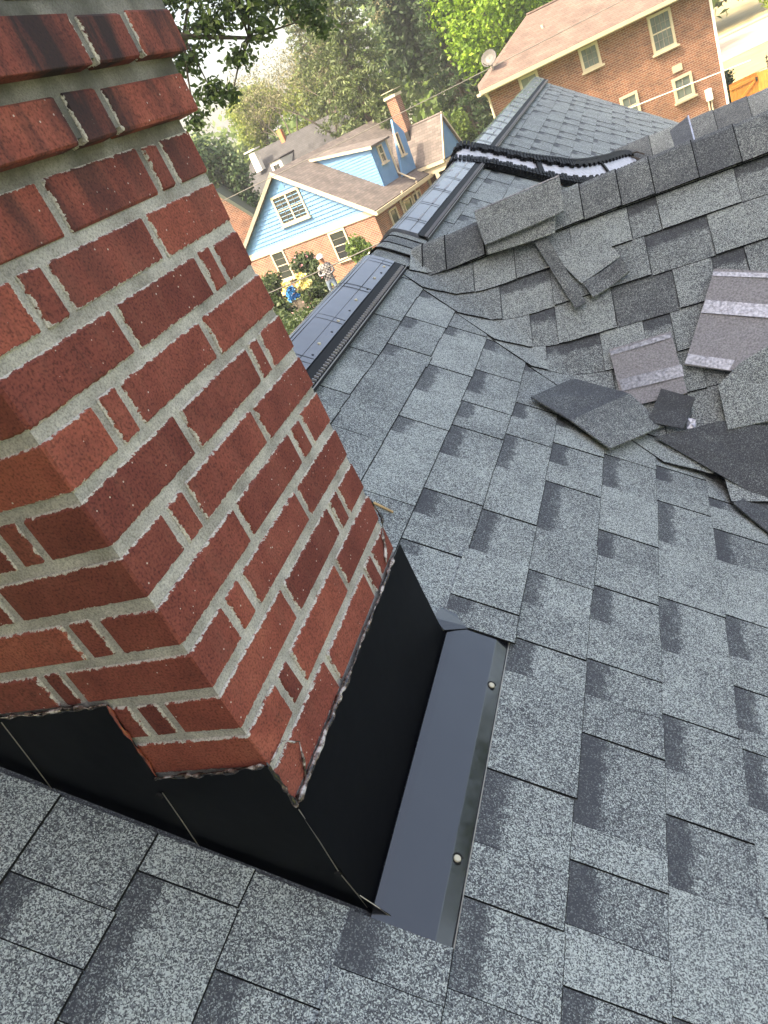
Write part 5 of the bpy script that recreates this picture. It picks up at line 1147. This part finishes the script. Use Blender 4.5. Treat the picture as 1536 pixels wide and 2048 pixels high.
# bare tree: limbs only with a few sparse leaves
def bare(base, h, seed, label):
    root = empty('bare_tree', base, 0, label, 'tree', 'trees behind the houses'); R_ = random.Random(seed); q = MB(); tips = []
    def grow(p, d, L_, r, lv):
        pts = [p]; rr = [r]
        for k in range(3):
            d = (d + Vector((R_.uniform(-.22, .22), R_.uniform(-.22, .22), R_.uniform(-.05, .16)))).normalized(); p = p + d*L_/3; pts.append(p); rr.append(r*(1-.18*(k+1)))
        q.tube(pts, rr, 6 if lv < 2 else 4)
        if lv >= 4: tips.append(p); return
        for k in range(3 if lv < 3 else 2):
            a = Vector((R_.uniform(-1, 1), R_.uniform(-1, 1), R_.uniform(-.25, .75))).normalized(); grow(p, (d*.55+a*.75).normalized(), L_*R_.uniform(.6, .8), rr[-1]*.68, lv+1)
        if lv >= 1: a = Vector((R_.uniform(-1, 1), R_.uniform(-1, 1), .2)).normalized(); grow(pts[2], (d*.4+a*.8).normalized(), L_*.55, rr[2]*.5, lv+1)
    grow(Vector((0, 0, -.3)), Vector((.02, 0, 1)), h*.32, h*.021, 0)
    q.build('trunk', M_BARKGREY, root); leaf_obj('sparse_leaves', leaves([(*t_, .55, .55, .45) for t_ in tips], 3600, .06, seed, hollow=.05), M_LTWIG, root); return root
bare(g_(-16.4, 46.5), 12.5, 41, 'bare branched tree with sparse leaves left of the spruce'); bare(g_(-20.5, 51.5), 11.0, 43, 'pale twiggy tree further left against the sky')
# woods behind everything, one mass
g2 = np.random.default_rng(77); bl = []
for i in range(90):
    x = -64 + 74*i/89 + g2.uniform(-1.5, 1.5); y = 78 + g2.uniform(-5, 9) - abs(x+27)*.1; s_ = g2.uniform(2.4, 4.2); top = g2.uniform(2.0, 6.5) if -48 < x < -28 else g2.uniform(5, 12)
    for k in range(3): bl.append((x+g2.uniform(-2, 2), y, -3 + (top+3)*(k+.4)/3, s_, s_*.8, s_*.8))
wd = leaf_obj('woodland', leaves(bl, 26000, .42, 78), M_LMID); tag(wd, 'hazy green woodland filling the background behind the houses', 'woodland', kind='stuff')
# garden in front of the blue house
GD = 'garden shrubs in front of the blue house'
bush('rose_bush', g_(-12.5, 27.0), .85, .8, .85, M_LGARD, 3200, .075, 51, 'tall rose bush between the two ground floor windows', GD, (M_PINK, 60, .06))
bush('rose_bush', g_(-10.2, 26.9), .7, .7, .80, M_LMID, 2600, .075, 52, 'leafy shrub covering the right ground floor window edge', GD, (M_WPETAL, 25, .06))
bush('rose_bush', g_(-14.2, 26.6), .9, .8, .85, M_LGARD, 3600, .08, 53, 'dark shrub left of the left ground floor window', GD, (M_PINK, 40, .06))
bush('rose_bush', g_(-11.4, 21.4), 1.2, 1.0, .45, M_LGARD, 6000, .07, 54, 'dark green rose mass below the blue ornament', GD, (M_PINK, 70, .04), blobs=10)
bush('rose_bush', g_(-9.6, 19.4), 1.4, 1.0, .55, M_LGARD, 6500, .07, 55, 'dark green shrub beside the ridge vent and chimney', GD, (M_WPETAL, 18, .04), blobs=12)
bush('rose_bush', g_(-12.4, 22.8), .8, .8, .70, M_LGARD, 4000, .075, 56, 'shrub close beside the chimney edge below the yellow blossoms', GD, (M_PINK, 45, .045))
bush('rose_bush', g_(-8.7, 24.4), 1.1, .9, .55, M_LMID, 4500, .08, 57, 'bright shrub to the right of the person', GD)
bush('rose_bush', g_(-10.6, 20.0), 1.2, .9, .50, M_LGARD, 5500, .07, 58, 'low dark shrub in the middle of the garden', GD, (M_PINK, 30, .04), blobs=10)
bush('rose_bush', g_(-8.6, 17.4), 1.3, 1.0, .60, M_LGARD, 6000, .065, 59, 'lowest dark shrub showing between chimney and ridge vent', GD, blobs=12)
bush('rose_bush', g_(-10.75, 22.3), .75, .6, .34, M_LGARD, 3200, .06, 94, 'low rose shrub just left of the feet of the person', GD, (M_PINK, 40, .04))
bush('rose_bush', g_(-9.75, 22.0), .8, .6, .30, M_LGARD, 3200, .06, 95, 'low shrub in front of the legs of the person', GD, (M_PINK, 20, .04))
bush('rose_bush', g_(-11.6, 24.6), .8, .7, .50, M_LGARD, 3200, .07, 96, 'shrub behind the yellow blossoms under the left window', GD, (M_PINK, 30, .045))
def blossom(name, loc, s_, m__, seed, label, cat):
    root = empty(name, loc, 0, label, cat); leaf_obj('petals', leaves([(0, 0, 0, .16*s_, .13*s_, .13*s_), (-.12*s_, 0, -.2*s_, .13*s_, .12*s_, .16*s_), (.1*s_, 0, -.26*s_, .12*s_, .1*s_, .12*s_)], 260, .075*s_, seed, hollow=.1, aspect=.85), m__, root)
    MB().tube([(0, 0, -2.0), (0, 0, -.15)], .012, 5).build('stalk', M_BARK, root)
blossom('yellow_blossom', (-11.35, 22.55, -3.10), 1.0, M_YELLOW, 61, 'left pale yellow blossom head above the blue ornament', 'blossom')
blossom('yellow_blossom', (-10.85, 22.75, -3.12), 1.1, M_YELLOW, 62, 'right pale yellow blossom head nearer the person', 'blossom')
blossom('blue_ornament', (-11.22, 22.4, -3.32), .95, M_BLUEP, 63, 'bright blue garden ornament below the yellow blossoms', 'ornament')

# ------------------------------------------------------------------ person in the garden
def shirt_mat():
    m, nt, b = mat('plaid_shirt_and_jeans'); L = nt.links; tc = N(nt, 'ShaderNodeTexCoord'); sx = N(nt, 'ShaderNodeSeparateXYZ'); L.new(tc.outputs['Object'], sx.inputs[0])
    ck = N(nt, 'ShaderNodeTexChecker', Scale=17.0); L.new(tc.outputs['Object'], ck.inputs['Vector']); ck.inputs['Color1'].default_value = (.30, .30, .31, 1); ck.inputs['Color2'].default_value = (.045, .045, .05, 1)
    c = mixc(nt, math_(nt, 'LESS_THAN', sx.outputs['Z'], .93), ck.outputs[0], (.16, .22, .30)); c = mixc(nt, math_(nt, 'GREATER_THAN', sx.outputs['Z'], 1.50), c, (.36, .17, .11)); c = mixc(nt, math_(nt, 'LESS_THAN', sx.outputs['Z'], .07), c, (.04, .03, .03))
    L.new(c, b.inputs['Base Color']); b.inputs['Roughness'].default_value = .85; return m
per = empty('person', (-10.15, 23.3, zgr(-10.15, 23.3)), math.radians(20), 'person in plaid shirt, jeans and white cap standing in the garden', 'person')
V_ = [((0, 0, .98), .155), ((0, .01, 1.18), .150), ((0, .01, 1.40), .165), ((0, .0, 1.53), .065), ((0, -.02, 1.64), .105), ((0, -.02, 1.72), .098),
      ((.19, 0, 1.42), .07), ((.27, -.02, 1.17), .055), ((.12, -.22, 1.13), .045), ((.04, -.27, 1.16), .038), ((-.19, 0, 1.42), .07), ((-.27, -.02, 1.17), .055), ((-.10, -.22, 1.17), .045), ((-.01, -.28, 1.22), .038),
      ((.10, 0, .88), .11), ((.12, -.02, .50), .075), ((.13, .02, .10), .05), ((.13, -.15, .045), .042), ((-.10, 0, .88), .11), ((-.13, .03, .50), .075), ((-.15, .06, .10), .05), ((-.15, -.11, .045), .042)]
E_ = [(0, 1), (1, 2), (2, 3), (3, 4), (4, 5), (2, 6), (6, 7), (7, 8), (8, 9), (2, 10), (10, 11), (11, 12), (12, 13), (0, 14), (14, 15), (15, 16), (16, 17), (0, 18), (18, 19), (19, 20), (20, 21)]
me = bpy.data.meshes.new('body'); me.from_pydata([v for v, _ in V_], E_, []); me.materials.append(shirt_mat())
bo = bpy.data.objects.new('body', me); COL.objects.link(bo); bo.parent = per
sk = bo.modifiers.new('skin', 'SKIN'); sk.use_smooth_shade = True
for i, (_, r_) in enumerate(V_): me.skin_vertices[0].data[i].radius = (r_, r_*.8)
me.skin_vertices[0].data[0].use_root = True
bo.modifiers.new('sub', 'SUBSURF').levels = 1; bo.modifiers['sub'].render_levels = 1
q = MB(); k = 10; vs = [(0, -.02, 1.845)]
for z, r_ in ((1.82, .075), (1.765, .115), (1.71, .122)): vs += [(r_*math.cos(2*math.pi*i/k), -.02+r_*1.05*math.sin(2*math.pi*i/k), z) for i in range(k)]
q.add(vs, [(0, 1+i, 1+(i+1) % k) for i in range(k)]+[(1+r*k+i, 1+(r+1)*k+i, 1+(r+1)*k+(i+1) % k, 1+r*k+(i+1) % k) for r in range(2) for i in range(k)])
q.box((0, -.18, 1.715), (.17, .13, .015)); q.build('cap', M_WHITE, per, smooth=True)

# ------------------------------------------------------------------ thin summer haze round the whole place
hm = bpy.data.materials.new('summer_haze'); hm.use_nodes = True; nt = hm.node_tree; nt.nodes.clear()
pv = nt.nodes.new('ShaderNodeVolumePrincipled'); pv.inputs['Color'].default_value = (0.95, 0.97, 1.0, 1); pv.inputs['Density'].default_value = 0.0014; pv.inputs['Anisotropy'].default_value = 0.35
mo = nt.nodes.new('ShaderNodeOutputMaterial'); nt.links.new(pv.outputs[0], mo.inputs['Volume'])
hz = MB(); hz.lo((-720, -720, ZG-1.5), (720, 720, 18.0)); hz = hz.build('haze', hm); hz['kind'] = 'stuff'; tag(hz, 'thin pale summer haze over the yards and far trees', 'haze')
